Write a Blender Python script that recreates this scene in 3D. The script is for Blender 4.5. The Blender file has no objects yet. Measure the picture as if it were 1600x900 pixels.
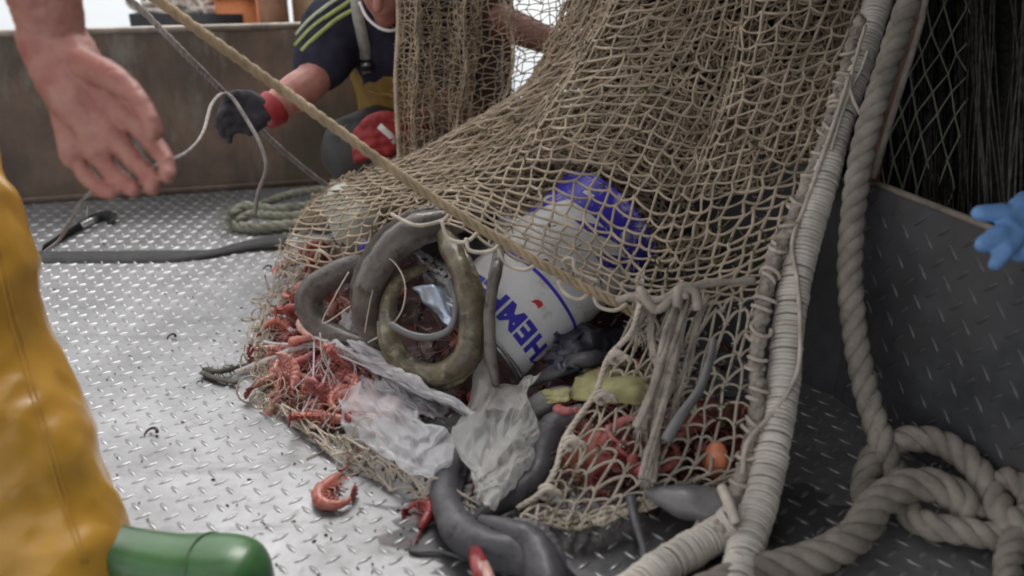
import bpy, bmesh, math, random
import numpy as np
from mathutils import Vector, Matrix, Euler
from mathutils.bvhtree import BVHTree

R = math.radians
SC = bpy.context.scene
COL = SC.collection

# ------------------------------------------------------------------ camera
CAM_H, PITCH, FPX = 0.85, R(23.0), 1386.0
cam_data = bpy.data.cameras.new("camera")
cam = bpy.data.objects.new("camera", cam_data)
COL.objects.link(cam)
cam.location = (0, 0, CAM_H)
cam.rotation_euler = (R(90) - PITCH, 0, 0)
cam_data.sensor_width = 36.0
cam_data.lens = 36.0 * FPX / 1600.0
cam_data.clip_start = 0.02
cam_data.clip_end = 3000
cam_data.dof.use_dof = True
cam_data.dof.focus_distance = 1.72
cam_data.dof.aperture_fstop = 2.3
SC.camera = cam

# ------------------------------------------------------------------ world and sun
SUN_EL, SUN_AZ = R(55), R(6)        # azimuth clockwise from +Y: high, ahead and to the left
world = bpy.data.worlds.new("World")
SC.world = world
world.use_nodes = True
wn = world.node_tree.nodes; wl = world.node_tree.links
wn.clear()
sky = wn.new("ShaderNodeTexSky"); sky.sky_type = 'NISHITA'; sky.sun_disc = False
sky.sun_elevation = SUN_EL; sky.sun_rotation = SUN_AZ
sky.air_density = 1.0; sky.dust_density = 2.0; sky.ozone_density = 1.0
hsv = wn.new("ShaderNodeHueSaturation"); hsv.inputs['Saturation'].default_value = 0.06
bg = wn.new("ShaderNodeBackground"); bg.inputs['Strength'].default_value = 0.15
wo = wn.new("ShaderNodeOutputWorld")
wl.new(sky.outputs[0], hsv.inputs['Color']); wl.new(hsv.outputs[0], bg.inputs[0]); wl.new(bg.outputs[0], wo.inputs[0])

sun_data = bpy.data.lights.new("sun", 'SUN')
sun_data.energy = 0.9; sun_data.angle = R(30); sun_data.color = (1.0, 0.965, 0.92)
sun = bpy.data.objects.new("sun", sun_data)
COL.objects.link(sun)
sd = Vector((math.sin(SUN_AZ) * math.cos(SUN_EL), math.cos(SUN_AZ) * math.cos(SUN_EL), math.sin(SUN_EL)))
sun.rotation_euler = sd.to_track_quat('Z', 'Y').to_euler()
sun.location = sd * 20

SC.view_settings.view_transform = 'Standard'
SC.view_settings.look = 'None'
SC.view_settings.gamma = 1.0
SC.view_settings.exposure = 0.84
SC.view_settings.use_curve_mapping = False
SC.render.engine = 'CYCLES'
SC.cycles.max_bounces = 6
SC.cycles.filter_width = 1.9
SC.cycles.transparent_max_bounces = 12

# ------------------------------------------------------------------ placing
CT, ST = math.cos(PITCH), math.sin(PITCH)
def P(px, py, d):
    u = (px - 800.0) / FPX; v = (py - 450.0) / FPX
    return np.array((u * d, d * (CT - v * ST), CAM_H - d * (ST + v * CT)))
def PA(a):
    a = np.asarray(a, float)
    u = (a[..., 0] - 800.0) / FPX; v = (a[..., 1] - 450.0) / FPX; d = a[..., 2]
    return np.stack((u * d, d * (CT - v * ST), CAM_H - d * (ST + v * CT)), -1)
def G(px, py, z=0.0):
    v = (py - 450.0) / FPX
    return P(px, py, (CAM_H - z) / (ST + v * CT))
def DG(px, py, z=0.0):
    return (CAM_H - z) / (ST + (py - 450.0) / FPX * CT)
HUMPS = [(-.40, 1.76, .085, .13), (.22, 1.32, .12, .17), (.0, 1.64, .10, .20), (-.22, 1.55, .05, .15), (.12, 1.75, .12, .18), (-.28, 1.95, .10, .16), (-.36, 2.10, .14, .16), (.12, 1.45, .06, .14)]
def heap_h(x, y):
    h = 0.0
    for cx, cy, a, s in HUMPS:
        h = h + a * np.exp(-((x - cx) ** 2 + (y - cy) ** 2) / (2 * (s * .62) ** 2))
    return h - 0.022
DL = np.linspace(0.9, 3.2, 1200)
def HD(px, py, lift=0.0):
    """distance at which the ray through a spot meets the heap of the catch (or the deck)"""
    p = PA(np.stack((np.full(1200, px), np.full(1200, py), DL), -1).astype(float))
    k = p[:, 2] <= np.maximum(0.0, heap_h(p[:, 0], p[:, 1])) + lift
    return DL[np.argmax(k)] if k.any() else DG(px, py, lift)
def H(px, py, lift=0.0): return P(px, py, HD(px, py, lift))

# ------------------------------------------------------------------ materials
def mat(name, col, rough=.7, var=.25, scale=30., col2=None, metal=0., bump=0., bscale=None, spec=.5, detail=4., coat=0., trans=0., sss=0.):
    m = bpy.data.materials.new(name); m.use_nodes = True
    nt = m.node_tree; n = nt.nodes; l = nt.links
    b = n['Principled BSDF']
    b.inputs['Roughness'].default_value = rough; b.inputs['Metallic'].default_value = metal
    b.inputs['Specular IOR Level'].default_value = spec
    if coat: b.inputs['Coat Weight'].default_value = coat; b.inputs['Coat Roughness'].default_value = .12
    if trans: b.inputs['Transmission Weight'].default_value = trans
    if sss:
        b.inputs['Subsurface Weight'].default_value = sss; b.inputs['Subsurface Radius'].default_value = (.02, .008, .005)
    tc = n.new('ShaderNodeTexCoord')
    nz = n.new('ShaderNodeTexNoise'); nz.inputs['Scale'].default_value = scale; nz.inputs['Detail'].default_value = detail
    nz.inputs['Roughness'].default_value = .65
    l.new(tc.outputs['Object'], nz.inputs['Vector'])
    rp = n.new('ShaderNodeValToRGB')
    c2 = col2 if col2 else tuple(max(0, c * (1 - var)) for c in col)
    c1 = col if col2 else tuple(min(1, c * (1 + var * .6)) for c in col)
    rp.color_ramp.elements[0].position = .34; rp.color_ramp.elements[0].color = (*c2, 1)
    rp.color_ramp.elements[1].position = .64; rp.color_ramp.elements[1].color = (*c1, 1)
    l.new(nz.outputs['Fac'], rp.inputs['Fac']); l.new(rp.outputs['Color'], b.inputs['Base Color'])
    if bump:
        bz = n.new('ShaderNodeTexNoise'); bz.inputs['Scale'].default_value = bscale or scale * 3; bz.inputs['Detail'].default_value = 5
        l.new(tc.outputs['Object'], bz.inputs['Vector'])
        bp = n.new('ShaderNodeBump'); bp.inputs['Strength'].default_value = bump; bp.inputs['Distance'].default_value = .004
        l.new(bz.outputs['Fac'], bp.inputs['Height']); l.new(bp.outputs['Normal'], b.inputs['Normal'])
    return m
def add_layer(m, col, scale, lo, hi, stretch=(1, 1, 1), rough=None):
    """a second colour in patches (stains, wear) over what the material already has"""
    nt = m.node_tree; n = nt.nodes; l = nt.links; b = n['Principled BSDF']
    old = b.inputs['Base Color'].links[0].from_socket
    tc = n.new('ShaderNodeTexCoord'); mp = n.new('ShaderNodeMapping'); mp.inputs['Scale'].default_value = stretch
    mp.inputs['Location'].default_value = (scale * .37, scale * .11, .7)
    nz = n.new('ShaderNodeTexNoise'); nz.inputs['Scale'].default_value = scale; nz.inputs['Detail'].default_value = 6; nz.inputs['Roughness'].default_value = .7
    l.new(tc.outputs['Object'], mp.inputs['Vector']); l.new(mp.outputs['Vector'], nz.inputs['Vector'])
    rp = n.new('ShaderNodeValToRGB'); rp.color_ramp.elements[0].position = lo; rp.color_ramp.elements[1].position = hi
    l.new(nz.outputs['Fac'], rp.inputs['Fac'])
    mx = n.new('ShaderNodeMix'); mx.data_type = 'RGBA'
    l.new(rp.outputs['Color'], mx.inputs[0]); l.new(old, mx.inputs[6]); mx.inputs[7].default_value = (*col, 1)
    l.new(mx.outputs[2], b.inputs['Base Color'])
    if rough is not None:
        mr = n.new('ShaderNodeMapRange'); mr.inputs['To Min'].default_value = b.inputs['Roughness'].default_value; mr.inputs['To Max'].default_value = rough
        l.new(rp.outputs['Color'], mr.inputs['Value']); l.new(mr.outputs['Result'], b.inputs['Roughness'])
    return m

M = {}
M['deck'] = mat('worn_galvanised_plate', (.335, .335, .345), .40, .22, 6., metal=.55, bump=.10, bscale=90)
add_layer(M['deck'], (.15, .147, .145), 2.4, .50, .80, rough=.55)
add_layer(M['deck'], (.17, .165, .16), 5.0, .56, .74, (.5, 2.2, 1))
add_layer(M['deck'], (.15, .135, .125), 26., .60, .74)
M['lug'] = mat('polished_lug_steel', (.38, .38, .39), .38, .2, 20., metal=.6)
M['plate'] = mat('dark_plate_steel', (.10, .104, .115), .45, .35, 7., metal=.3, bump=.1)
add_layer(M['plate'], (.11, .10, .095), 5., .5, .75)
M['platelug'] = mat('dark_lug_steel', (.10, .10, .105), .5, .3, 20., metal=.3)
M['bulwark'] = mat('weathered_brown_steel', (.175, .122, .095), .62, .4, 3.5, bump=.3, bscale=40)
add_layer(M['bulwark'], (.075, .058, .048), 5., .46, .66, (1, 1, .30))
add_layer(M['bulwark'], (.22, .20, .17), 7., .54, .66, (1, 1, .3))
add_layer(M['bulwark'], (.085, .085, .062), 2.2, .52, .66, (1, 1, .6))
add_layer(M['bulwark'], (.20, .085, .05), 13., .62, .72, (1.2, 1.2, .4))
M['edge'] = mat('bare_edge_steel', (.30, .26, .22), .5, .4, 18., metal=.3)
M['whitepaint'] = mat('white_gloss_paint', (.80, .80, .82), .5, .06, 2.)
M['net'] = mat('tan_twine', (.57, .47, .36), .9, .36, 22., spec=.2, bump=.5, bscale=700)
M['netdark'] = mat('brown_inner_twine', (.50, .40, .30), .95, .4, 18., spec=.15)
M['netpale'] = mat('pale_twine', (.58, .51, .42), .9, .3, 22., spec=.2, bump=.5, bscale=700)
M['netgreen'] = mat('grey_green_twine', (.46, .49, .38), .9, .3, 15., spec=.2)
M['netblack'] = mat('black_netting', (.030, .028, .026), .95, .5, 60., spec=.15, bump=.5, bscale=300)
M['netblack2'] = mat('charcoal_twine', (.12, .112, .10), .95, .5, 40., spec=.15)
M['weed'] = mat('brown_green_weed', (.10, .095, .035), .8, .5, 40.)

M['moss'] = mat('moss_green_twine', (.20, .24, .09), .95, .4, 40., spec=.1)
M['serving'] = mat('white_serving_twine', (.72, .665, .60), .85, .25, 14., spec=.25, bump=.4, bscale=600)
M['servingcore'] = mat('grey_rope_core', (.22, .20, .18), .95, .3, 20.)
M['ropebig'] = mat('grey_beige_rope', (.36, .32, .275), .9, .32, 16., spec=.2, bump=.8, bscale=420)
M['ropetan'] = mat('tan_tow_rope', (.50, .39, .26), .85, .25, 20., spec=.25, bump=.5, bscale=500)
M['ropefray'] = mat('frayed_pale_rope', (.47, .41, .355), .92, .35, 25., spec=.2, bump=.7, bscale=500)
M['ropegreen'] = mat('weathered_green_rope', (.31, .31, .25), .92, .35, 25., spec=.2, bump=.7, bscale=500)
M['cord'] = mat('cream_cord', (.62, .55, .47), .85, .25, 30., spec=.25, bump=.4, bscale=700)
M['greytwine'] = mat('grey_twine', (.33, .30, .29), .9, .3, 30., spec=.2)
M['oilskin'] = mat('ochre_oilskin', (.58, .315, .048), .30, .30, 5., col2=(.45, .23, .034), bump=.2, bscale=12, coat=.25)
add_layer(M['oilskin'], (.36, .21, .07), 6., .62, .80)
M['boot'] = mat('green_rubber', (.055, .145, .052), .34, .3, 12., bump=.05, coat=.2)
add_layer(M['boot'], (.13, .19, .11), 30., .60, .74, (.4, 1, 1))
M['sole'] = mat('dark_sole_rubber', (.05, .055, .04), .7, .3, 30.)
M['skin'] = mat('weathered_skin', (.53, .265, .215), .5, .22, 30., col2=(.43, .165, .14), bump=.25, bscale=130, sss=.12)
M['hair'] = mat('dark_hair', (.045, .032, .025), .7, .4, 90.)
M['navy'] = mat('navy_cotton', (.034, .034, .055), .9, .4, 9., bump=.4, bscale=300, spec=.2)
M['stripe'] = mat('lime_print', (.50, .60, .22), .8, .15, 30.)
M['stripew'] = mat('pale_print', (.62, .68, .52), .8, .15, 30.)
M['strapgrey'] = mat('grey_webbing', (.36, .36, .33), .85, .2, 60., bump=.3, bscale=500)
M['blackplastic'] = mat('black_plastic', (.025, .025, .028), .45, .3, 30.)
M['bib'] = mat('dull_ochre_oilskin', (.33, .20, .045), .45, .3, 8., bump=.1, bscale=20)
M['darktrouser'] = mat('dark_wet_trousers', (.07, .07, .072), .6, .3, 12., bump=.2, bscale=40)
M['greyglove'] = mat('grey_knit_glove', (.16, .15, .175), .85, .35, 30., bump=.3, bscale=200)
M['browntrouser'] = mat('brown_oilskin_trousers', (.20, .125, .095), .55, .3, 9., bump=.2, bscale=30)
M['redglove'] = mat('red_rubber_glove', (.36, .03, .037), .55, .35, 14., bump=.3, bscale=200)
M['darkglove'] = mat('dark_knit_glove', (.055, .05, .065), .85, .4, 40., bump=.4, bscale=300)
M['white'] = mat('white_print', (.75, .73, .72), .6, .1, 30.)
M['blueglove'] = mat('blue_nitrile', (.18, .36, .70), .5, .2, 14., bump=.15, bscale=60)
M['webbing'] = mat('black_webbing', (.035, .036, .038), .75, .35, 30., bump=.4, bscale=400)
M['steel'] = mat('buckle_steel', (.6, .6, .6), .3, .2, 30., metal=.9)
M['canwhite'] = mat('white_can_paint', (.84, .84, .86), .26, .10, 9., coat=.2)
add_layer(M['canwhite'], (.42, .37, .22), 7., .56, .72)
add_layer(M['canwhite'], (.45, .43, .62), 4., .58, .75)
M['canblue'] = mat('cobalt_can_paint', (.07, .055, .58), .28, .25, 12., coat=.2)
add_layer(M['canblue'], (.52, .50, .72), 16., .57, .64)
M['inkblue'] = mat('cobalt_lettering', (.06, .05, .48), .35, .2, 20.)
M['canred'] = mat('red_can_print', (.60, .05, .04), .4, .1, 12.)
M['tin'] = mat('bare_tin', (.62, .62, .64), .32, .2, 20., metal=.85)
M['eelgrey'] = mat('grey_brown_eel_skin', (.125, .108, .097), .36, .35, 14., coat=.16, bump=.35, bscale=120)
add_layer(M['eelgrey'], (.20, .175, .15), 9., .5, .72)
add_layer(M['eelgrey'], (.045, .038, .034), 40., .52, .66)
M['eelolive'] = mat('olive_mottled_skin', (.165, .145, .085), .38, .4, 26., col2=(.075, .062, .04), coat=.14, bump=.4, bscale=130)
add_layer(M['eelolive'], (.26, .24, .16), 42., .52, .64)
add_layer(M['eelolive'], (.05, .04, .026), 30., .55, .66)
add_layer(M['eelolive'], (.13, .085, .06), 6., .5, .68)
M['fishdark'] = mat('blue_grey_fish_skin', (.070, .067, .078), .50, .3, 12., coat=.08, bump=.25, bscale=110)
add_layer(M['fishdark'], (.13, .122, .125), 11., .50, .70)
add_layer(M['fishdark'], (.03, .028, .032), 36., .54, .66)
M['fishpale'] = mat('pale_grey_fish_skin', (.17, .165, .168), .42, .35, 14., coat=.2, bump=.25, bscale=110)
M['gill'] = mat('raw_red_flesh', (.30, .030, .032), .35, .3, 40., coat=.3)
M['pinkflesh'] = mat('pink_flesh', (.62, .34, .30), .4, .25, 40., coat=.3)
M['shrimp'] = mat('red_shrimp_shell', (.58, .125, .085), .36, .35, 60., col2=(.56, .24, .18), coat=.2, sss=.1)
M['shrimpdark'] = mat('crimson_shrimp_shell', (.36, .045, .042), .36, .4, 45., coat=.2)
M['shrimppale'] = mat('pale_pink_shrimp_shell', (.60, .29, .22), .4, .35, 45., coat=.2, sss=.1)
def vary(m, amt):
    """every copy a little lighter, darker or paler than the next"""
    nt = m.node_tree; n = nt.nodes; l = nt.links; b = n['Principled BSDF']; old = b.inputs['Base Color'].links[0].from_socket
    oi = n.new('ShaderNodeObjectInfo'); hs = n.new('ShaderNodeHueSaturation'); mv = n.new('ShaderNodeMapRange'); mv.inputs['To Min'].default_value = 1 - amt; mv.inputs['To Max'].default_value = 1 + amt * .8
    ms = n.new('ShaderNodeMapRange'); ms.inputs['To Min'].default_value = 1.08; ms.inputs['To Max'].default_value = .72
    l.new(oi.outputs['Random'], mv.inputs['Value']); l.new(oi.outputs['Random'], ms.inputs['Value']); l.new(mv.outputs[0], hs.inputs['Value']); l.new(ms.outputs[0], hs.inputs['Saturation']); l.new(old, hs.inputs['Color']); l.new(hs.outputs[0], b.inputs['Base Color'])
for k_ in ('shrimp', 'shrimpdark', 'shrimppale'): vary(M[k_], .42)
M['eye'] = mat('black_eye', (.01, .01, .012), .15, 0., 5.)
M['mulch'] = mat('wet_shrimp_mass', (.115, .04, .035), .5, .5, 30., col2=(.030, .018, .018), bump=.9, bscale=60, coat=.2)
M['orangeball'] = mat('orange_roe_skin', (.80, .27, .14), .38, .25, 18., coat=.3)
M['yellow'] = mat('dull_yellow_plastic', (.37, .345, .165), .55, .3, 14.)
M['slate'] = mat('dark_slate_plastic', (.06, .06, .085), .4, .4, 14.)
M['redfish'] = mat('dull_red_fish_skin', (.50, .13, .10), .40, .35, 18., col2=(.33, .08, .07), coat=.2, bump=.25, bscale=150)
add_layer(M['redfish'], (.46, .26, .22), 12., .56, .72)
M['foil'] = mat('blue_silver_foil', (.50, .58, .72), .28, .3, 12., metal=.6)
M['bottle'] = mat('milky_green_plastic', (.58, .61, .54), .35, .3, 14., coat=.2)
M['brownpost'] = mat('rusty_brown_paint', (.36, .19, .12), .7, .4, 9., bump=.3)
M['orangepaint'] = mat('faded_orange_plastic', (.72, .26, .10), .6, .25, 7.)
M['tanwood'] = mat('tan_timber', (.50, .36, .22), .75, .3, 7.)
M['sea'] = mat('grey_sea', (.10, .13, .15), .2, .2, 1., bump=.5, bscale=2)
M['roofpaint'] = mat('dark_roof_paint', (.05, .05, .05), .8, .2, 3.)
M['strapwhite'] = mat('white_plastic_strap', (.72, .70, .73), .45, .12, 14.)

def film(name, col, alpha):
    """thin cloudy plastic"""
    m = bpy.data.materials.new(name); m.use_nodes = True
    nt = m.node_tree; n = nt.nodes; l = nt.links
    b = n['Principled BSDF']; out = n['Material Output']
    tc = n.new('ShaderNodeTexCoord'); nz = n.new('ShaderNodeTexNoise'); nz.inputs['Scale'].default_value = 16; nz.inputs['Detail'].default_value = 5
    l.new(tc.outputs['Object'], nz.inputs['Vector'])
    rp = n.new('ShaderNodeValToRGB'); rp.color_ramp.elements[0].position = .3; rp.color_ramp.elements[1].position = .7
    rp.color_ramp.elements[0].color = (*[c * .78 for c in col], 1); rp.color_ramp.elements[1].color = (*col, 1)
    l.new(nz.outputs['Fac'], rp.inputs['Fac']); l.new(rp.outputs['Color'], b.inputs['Base Color'])
    b.inputs['Roughness'].default_value = .13
    tl = n.new('ShaderNodeBsdfTranslucent'); tl.inputs['Color'].default_value = (*col, 1)
    tr = n.new('ShaderNodeBsdfTransparent')
    m1 = n.new('ShaderNodeMixShader'); m1.inputs[0].default_value = .5
    l.new(b.outputs[0], m1.inputs[1]); l.new(tl.outputs[0], m1.inputs[2])
    m2 = n.new('ShaderNodeMixShader')
    lw = n.new('ShaderNodeLayerWeight'); lw.inputs['Blend'].default_value = .35
    mr = n.new('ShaderNodeMapRange'); mr.inputs['To Min'].default_value = max(0, alpha - .22); mr.inputs['To Max'].default_value = min(1, alpha + .18)
    l.new(nz.outputs['Fac'], mr.inputs['Value'])
    lf = n.new('ShaderNodeMath'); lf.operation = 'MULTIPLY'; lf.inputs[1].default_value = .62; l.new(lw.outputs['Facing'], lf.inputs[0])
    ad = n.new('ShaderNodeMath'); ad.operation = 'ADD'; ad.use_clamp = True      # film seen edge-on is denser
    l.new(mr.outputs[0], ad.inputs[0]); l.new(lf.outputs[0], ad.inputs[1]); l.new(ad.outputs[0], m2.inputs[0])
    l.new(tr.outputs[0], m2.inputs[1]); l.new(m1.outputs[0], m2.inputs[2]); l.new(m2.outputs[0], out.inputs['Surface'])
    return m
M['film'] = film('cloudy_white_film', (.95, .95, .98), .30)
M['film2'] = film('cream_film', (.95, .94, .92), .24)
M['filmband'] = film('white_band_film', (.96, .95, .98), .78)
M['filmclear'] = film('clear_film', (.8, .8, .83), .14)

# ------------------------------------------------------------------ object helpers
def link(name, me, parent=None, m=None):
    o = bpy.data.objects.new(name, me); COL.objects.link(o)
    if m is not None:
        me.materials.clear(); me.materials.append(M[m] if isinstance(m, str) else m)
    if parent is not None: o.parent = parent
    return o
def mesh_from(name, V, F, smooth=True):
    me = bpy.data.meshes.new(name)
    me.from_pydata(np.asarray(V).tolist(), [], F if isinstance(F, list) else np.asarray(F).tolist())
    me.validate(verbose=False)
    if smooth: me.polygons.foreach_set('use_smooth', [True] * len(me.polygons))
    me.update()
    return me
def tag(o, label=None, cat=None, group=None, kind=None):
    if label: o['label'] = label
    if cat: o['category'] = cat
    if group: o['group'] = group
    if kind: o['kind'] = kind
    return o
def thing(name, loc, label, cat, group=None):
    o = bpy.data.objects.new(name, None); COL.objects.link(o); o.location = loc; o.empty_display_size = .05
    return tag(o, label, cat, group)
class MB:
    """collects vertices and faces; build() links them as ONE mesh object whose origin is the thing's base"""
    def __init__(s): s.V = []; s.F = []; s.n = 0
    def add(s, vf):
        V, F = vf
        V = np.asarray(V, float); s.V.append(V)
        F = np.asarray(F)
        s.F.extend((F + s.n).tolist()) if F.dtype != object else s.F.extend([[i + s.n for i in f] for f in F])
        s.n += len(V); return s
    def addl(s, V, F):
        s.V.append(np.asarray(V, float)); s.F.extend([[i + s.n for i in f] for f in F]); s.n += len(V); return s
    def build(s, name, m, parent=None, smooth=True, origin=None):
        V = np.concatenate(s.V)
        q = parent
        while q is not None:
            V = V - np.array(q.location); q = q.parent
        if parent is not None: origin = None
        if origin is None: pass
        else: V = V - np.asarray(origin)
        o = link(name, mesh_from(name, V, s.F, smooth), parent, m)
        if parent is None and origin is not None: o.location = tuple(origin)
        return o

def cr(pts, n):
    """Catmull-Rom resample of a polyline (any dimension) to n points"""
    p = np.asarray(pts, float)
    if len(p) == 2:
        t = np.linspace(0, 1, n)[:, None]; return p[0] * (1 - t) + p[1] * t
    seg = np.concatenate(([0], np.cumsum(np.linalg.norm(np.diff(p[:, :3], axis=0), axis=1) + 1e-9)))
    ts = np.linspace(0, seg[-1], n)
    i = np.clip(np.searchsorted(seg, ts, side='right') - 1, 0, len(p) - 2)
    t = ((ts - seg[i]) / (seg[i + 1] - seg[i]))[:, None]
    pe = np.vstack((2 * p[0] - p[1], p, 2 * p[-1] - p[-2]))
    a, b, c, d = pe[i], pe[i + 1], pe[i + 2], pe[i + 3]
    return .5 * ((2 * b) + (c - a) * t + (2 * a - 5 * b + 4 * c - d) * t ** 2 + (3 * b - a - 3 * c + d) * t ** 3)
def frames(p, up=None):
    T = np.gradient(p, axis=0); T /= np.linalg.norm(T, axis=1)[:, None] + 1e-12
    N = np.zeros_like(p)
    ref = np.array(up if up is not None else (0, 0, 1.)) 
    if abs(T[0] @ ref) > .95: ref = np.array((1., 0, 0))
    n = ref - T[0] * (T[0] @ ref); n /= np.linalg.norm(n)
    for i in range(len(p)):
        n = n - T[i] * (T[i] @ n); n /= np.linalg.norm(n) + 1e-12; N[i] = n
    return T, N, np.cross(T, N)
def tube(p, r, k=8, caps=True, flat=1.0, up=None, round_caps=False):
    p = np.asarray(p, float); n = len(p)
    r = np.broadcast_to(np.asarray(r, float), (n,)).copy()
    if round_caps:
        T0 = p[0] - p[1]; T0 /= np.linalg.norm(T0); T1 = p[-1] - p[-2]; T1 /= np.linalg.norm(T1)
        pre, prr, post, por = [], [], [], []
        for a in (80, 55, 28):
            pre.append(p[0] + T0 * r[0] * math.sin(R(a))); prr.append(r[0] * math.cos(R(a)))
        for a in (28, 55, 80):
            post.append(p[-1] + T1 * r[-1] * math.sin(R(a))); por.append(r[-1] * math.cos(R(a)))
        p = np.vstack((pre, p, post)); r = np.concatenate((prr, r, por)); n = len(p)
    T, N, B = frames(p, up)
    a = np.arange(k) * 2 * math.pi / k
    V = p[:, None] + (N[:, None] * np.cos(a)[None, :, None] * flat + B[:, None] * np.sin(a)[None, :, None]) * r[:, None, None]
    V = V.reshape(-1, 3)
    i = np.arange(n - 1)[:, None] * k; j = np.arange(k)[None]; j2 = (j + 1) % k
    F = np.stack((i + j, i + j2, i + k + j2, i + k + j), -1).reshape(-1, 4).tolist()
    if caps: F += [list(range(k))[::-1], list(range((n - 1) * k, n * k))]
    return V, F
def addt(mb, *a, **k):
    V, F = tube(*a, **k); mb.addl(V, F)
def rope(p, rad, strands=3, pitch=None, k=7, n=None, mb=None, wob=0.0, seed=0):
    """laid rope: strands twisted round one another"""
    p = np.asarray(p, float)
    L = np.linalg.norm(np.diff(p, axis=0), axis=1).sum()
    pitch = pitch or rad * 6.5
    n = n or int(max(8, L / pitch * 14))
    q = cr(p, n)
    if wob:
        rg = np.random.RandomState(seed); q = q + np.cumsum(rg.randn(n, 3), 0) * 0 + rg.randn(n, 3) * wob
    T, N, B = frames(q)
    s = np.concatenate(([0], np.cumsum(np.linalg.norm(np.diff(q, axis=0), axis=1))))
    mb = mb or MB()
    rs = rad * (.56 if strands == 3 else .48); off = rad - rs
    for c in range(strands):
        a = s / pitch * 2 * math.pi + c * 2 * math.pi / strands
        w = q + (N * np.cos(a)[:, None] + B * np.sin(a)[:, None]) * off
        addt(mb, w, rs, k)
    return mb
def fuzz(mb, p, rad, count, length, r=.0005, seed=1):
    """loose fibre ends standing off a rope"""
    rg = np.random.RandomState(seed); q = cr(p, 200); T, N, B = frames(q)
    for _ in range(count):
        i = rg.randint(0, 200); a = rg.rand() * 6.283
        d = N[i] * math.cos(a) + B[i] * math.sin(a)
        s0 = q[i] + d * rad * .9; l_ = length * (.4 + rg.rand())
        s1 = s0 + (d * .6 + T[i] * rg.randn() * .6 + rg.randn(3) * .3) * l_ * .5
        s2 = s1 + (d * .3 + T[i] * rg.randn() * .5 + rg.randn(3) * .5) * l_ * .5
        addt(mb, [s0, s1, s2], [r, r, r * .5], 3, caps=False)
def served(p, rad, pitch, wire, mb=None, jit=.0, seed=0):
    """a rope bound round and round with twine"""
    rg = np.random.RandomState(seed)
    L = np.linalg.norm(np.diff(cr(p, 100), axis=0), axis=1).sum()
    turns = L / pitch; n = int(turns * 14); q = cr(p, n); T, N, B = frames(q)
    s = np.linspace(0, 1, n) * turns * 2 * math.pi
    rr = rad + np.interp(np.linspace(0, turns, n), np.arange(int(turns) + 2), rg.randn(int(turns) + 2) * jit)
    sh = np.interp(np.linspace(0, turns, n), np.arange(int(turns) + 2), rg.randn(int(turns) + 2) * pitch * .16)
    w = q + (N * np.cos(s)[:, None] + B * np.sin(s)[:, None]) * rr[:, None] + T * sh[:, None]
    mb = mb or MB(); addt(mb, w, wire, 6); return mb
def box(mn, mx):
    x0, y0, z0 = mn; x1, y1, z1 = mx
    V = [(x0, y0, z0), (x1, y0, z0), (x1, y1, z0), (x0, y1, z0), (x0, y0, z1), (x1, y0, z1), (x1, y1, z1), (x0, y1, z1)]
    F = [[0, 3, 2, 1], [4, 5, 6, 7], [0, 1, 5, 4], [1, 2, 6, 5], [2, 3, 7, 6], [3, 0, 4, 7]]
    return V, F
def slab(a, b, z0, z1, t):
    """upright plate from a to b (xy), thickness t behind it"""
    a = np.array(a, float); b = np.array(b, float); d = (b - a) / np.linalg.norm(b - a); nrm = np.array((-d[1], d[0])) * t
    c = [a, b, b + nrm, a + nrm]
    V = [(*q, z0) for q in c] + [(*q, z1) for q in c]
    F = [[0, 3, 2, 1], [4, 5, 6, 7], [0, 1, 5, 4], [1, 2, 6, 5], [2, 3, 7, 6], [3, 0, 4, 7]]
    return V, F
def cr2(Pg, U, Vv):
    """bicubic surface through a grid of control points; U, Vv in 0..1"""
    Pg = np.asarray(Pg, float); r, c = Pg.shape[:2]
    Pe = np.concatenate((2 * Pg[:1] - Pg[1:2], Pg, 2 * Pg[-1:] - Pg[-2:-1]), 0)
    Pe = np.concatenate((2 * Pe[:, :1] - Pe[:, 1:2], Pe, 2 * Pe[:, -1:] - Pe[:, -2:-1]), 1)
    def w(t): return np.stack((-.5 * t + t ** 2 - .5 * t ** 3, 1 - 2.5 * t ** 2 + 1.5 * t ** 3, .5 * t + 2 * t ** 2 - 1.5 * t ** 3, -.5 * t ** 2 + .5 * t ** 3), -1)
    x = np.clip(U, 0, 1) * (c - 1); y = np.clip(Vv, 0, 1) * (r - 1)
    i = np.clip(np.floor(x).astype(int), 0, c - 2); j = np.clip(np.floor(y).astype(int), 0, r - 2)
    wx = w(x - i); wy = w(y - j); out = 0
    for a in range(4):
        for b in range(4):
            out = out + Pe[j + a, i + b] * (wy[..., a] * wx[..., b])[..., None]
    return out
def tubes_batch(S, r, k=4):
    """S: (n, m, 3) polylines -> open tubes"""
    n, m, _ = S.shape
    T = np.gradient(S, axis=1); T /= np.linalg.norm(T, axis=2)[..., None] + 1e-12
    ref = np.array((.3, -.85, .42)); N = np.cross(T, ref); N /= np.linalg.norm(N, axis=2)[..., None] + 1e-9; B = np.cross(T, N)
    a = (np.arange(k) + .5) * 2 * math.pi / k
    rr = np.broadcast_to(np.asarray(r, float), (n,))[:, None, None, None]
    V = S[:, :, None] + (N[:, :, None] * np.cos(a)[None, None, :, None] + B[:, :, None] * np.sin(a)[None, None, :, None]) * rr
    base = (np.arange(n) * m * k)[:, None, None]; i = (np.arange(m - 1) * k)[None, :, None]; j = np.arange(k)[None, None]; j2 = (j + 1) % k
    F = np.stack((base + i + j, base + i + j2, base + i + k + j2, base + i + k + j), -1).reshape(-1, 4)
    return V.reshape(-1, 3), F
OCT = np.array([(1, 0, 0), (-1, 0, 0), (0, 1, 0), (0, -1, 0), (0, 0, 1), (0, 0, -1)], float)
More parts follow.
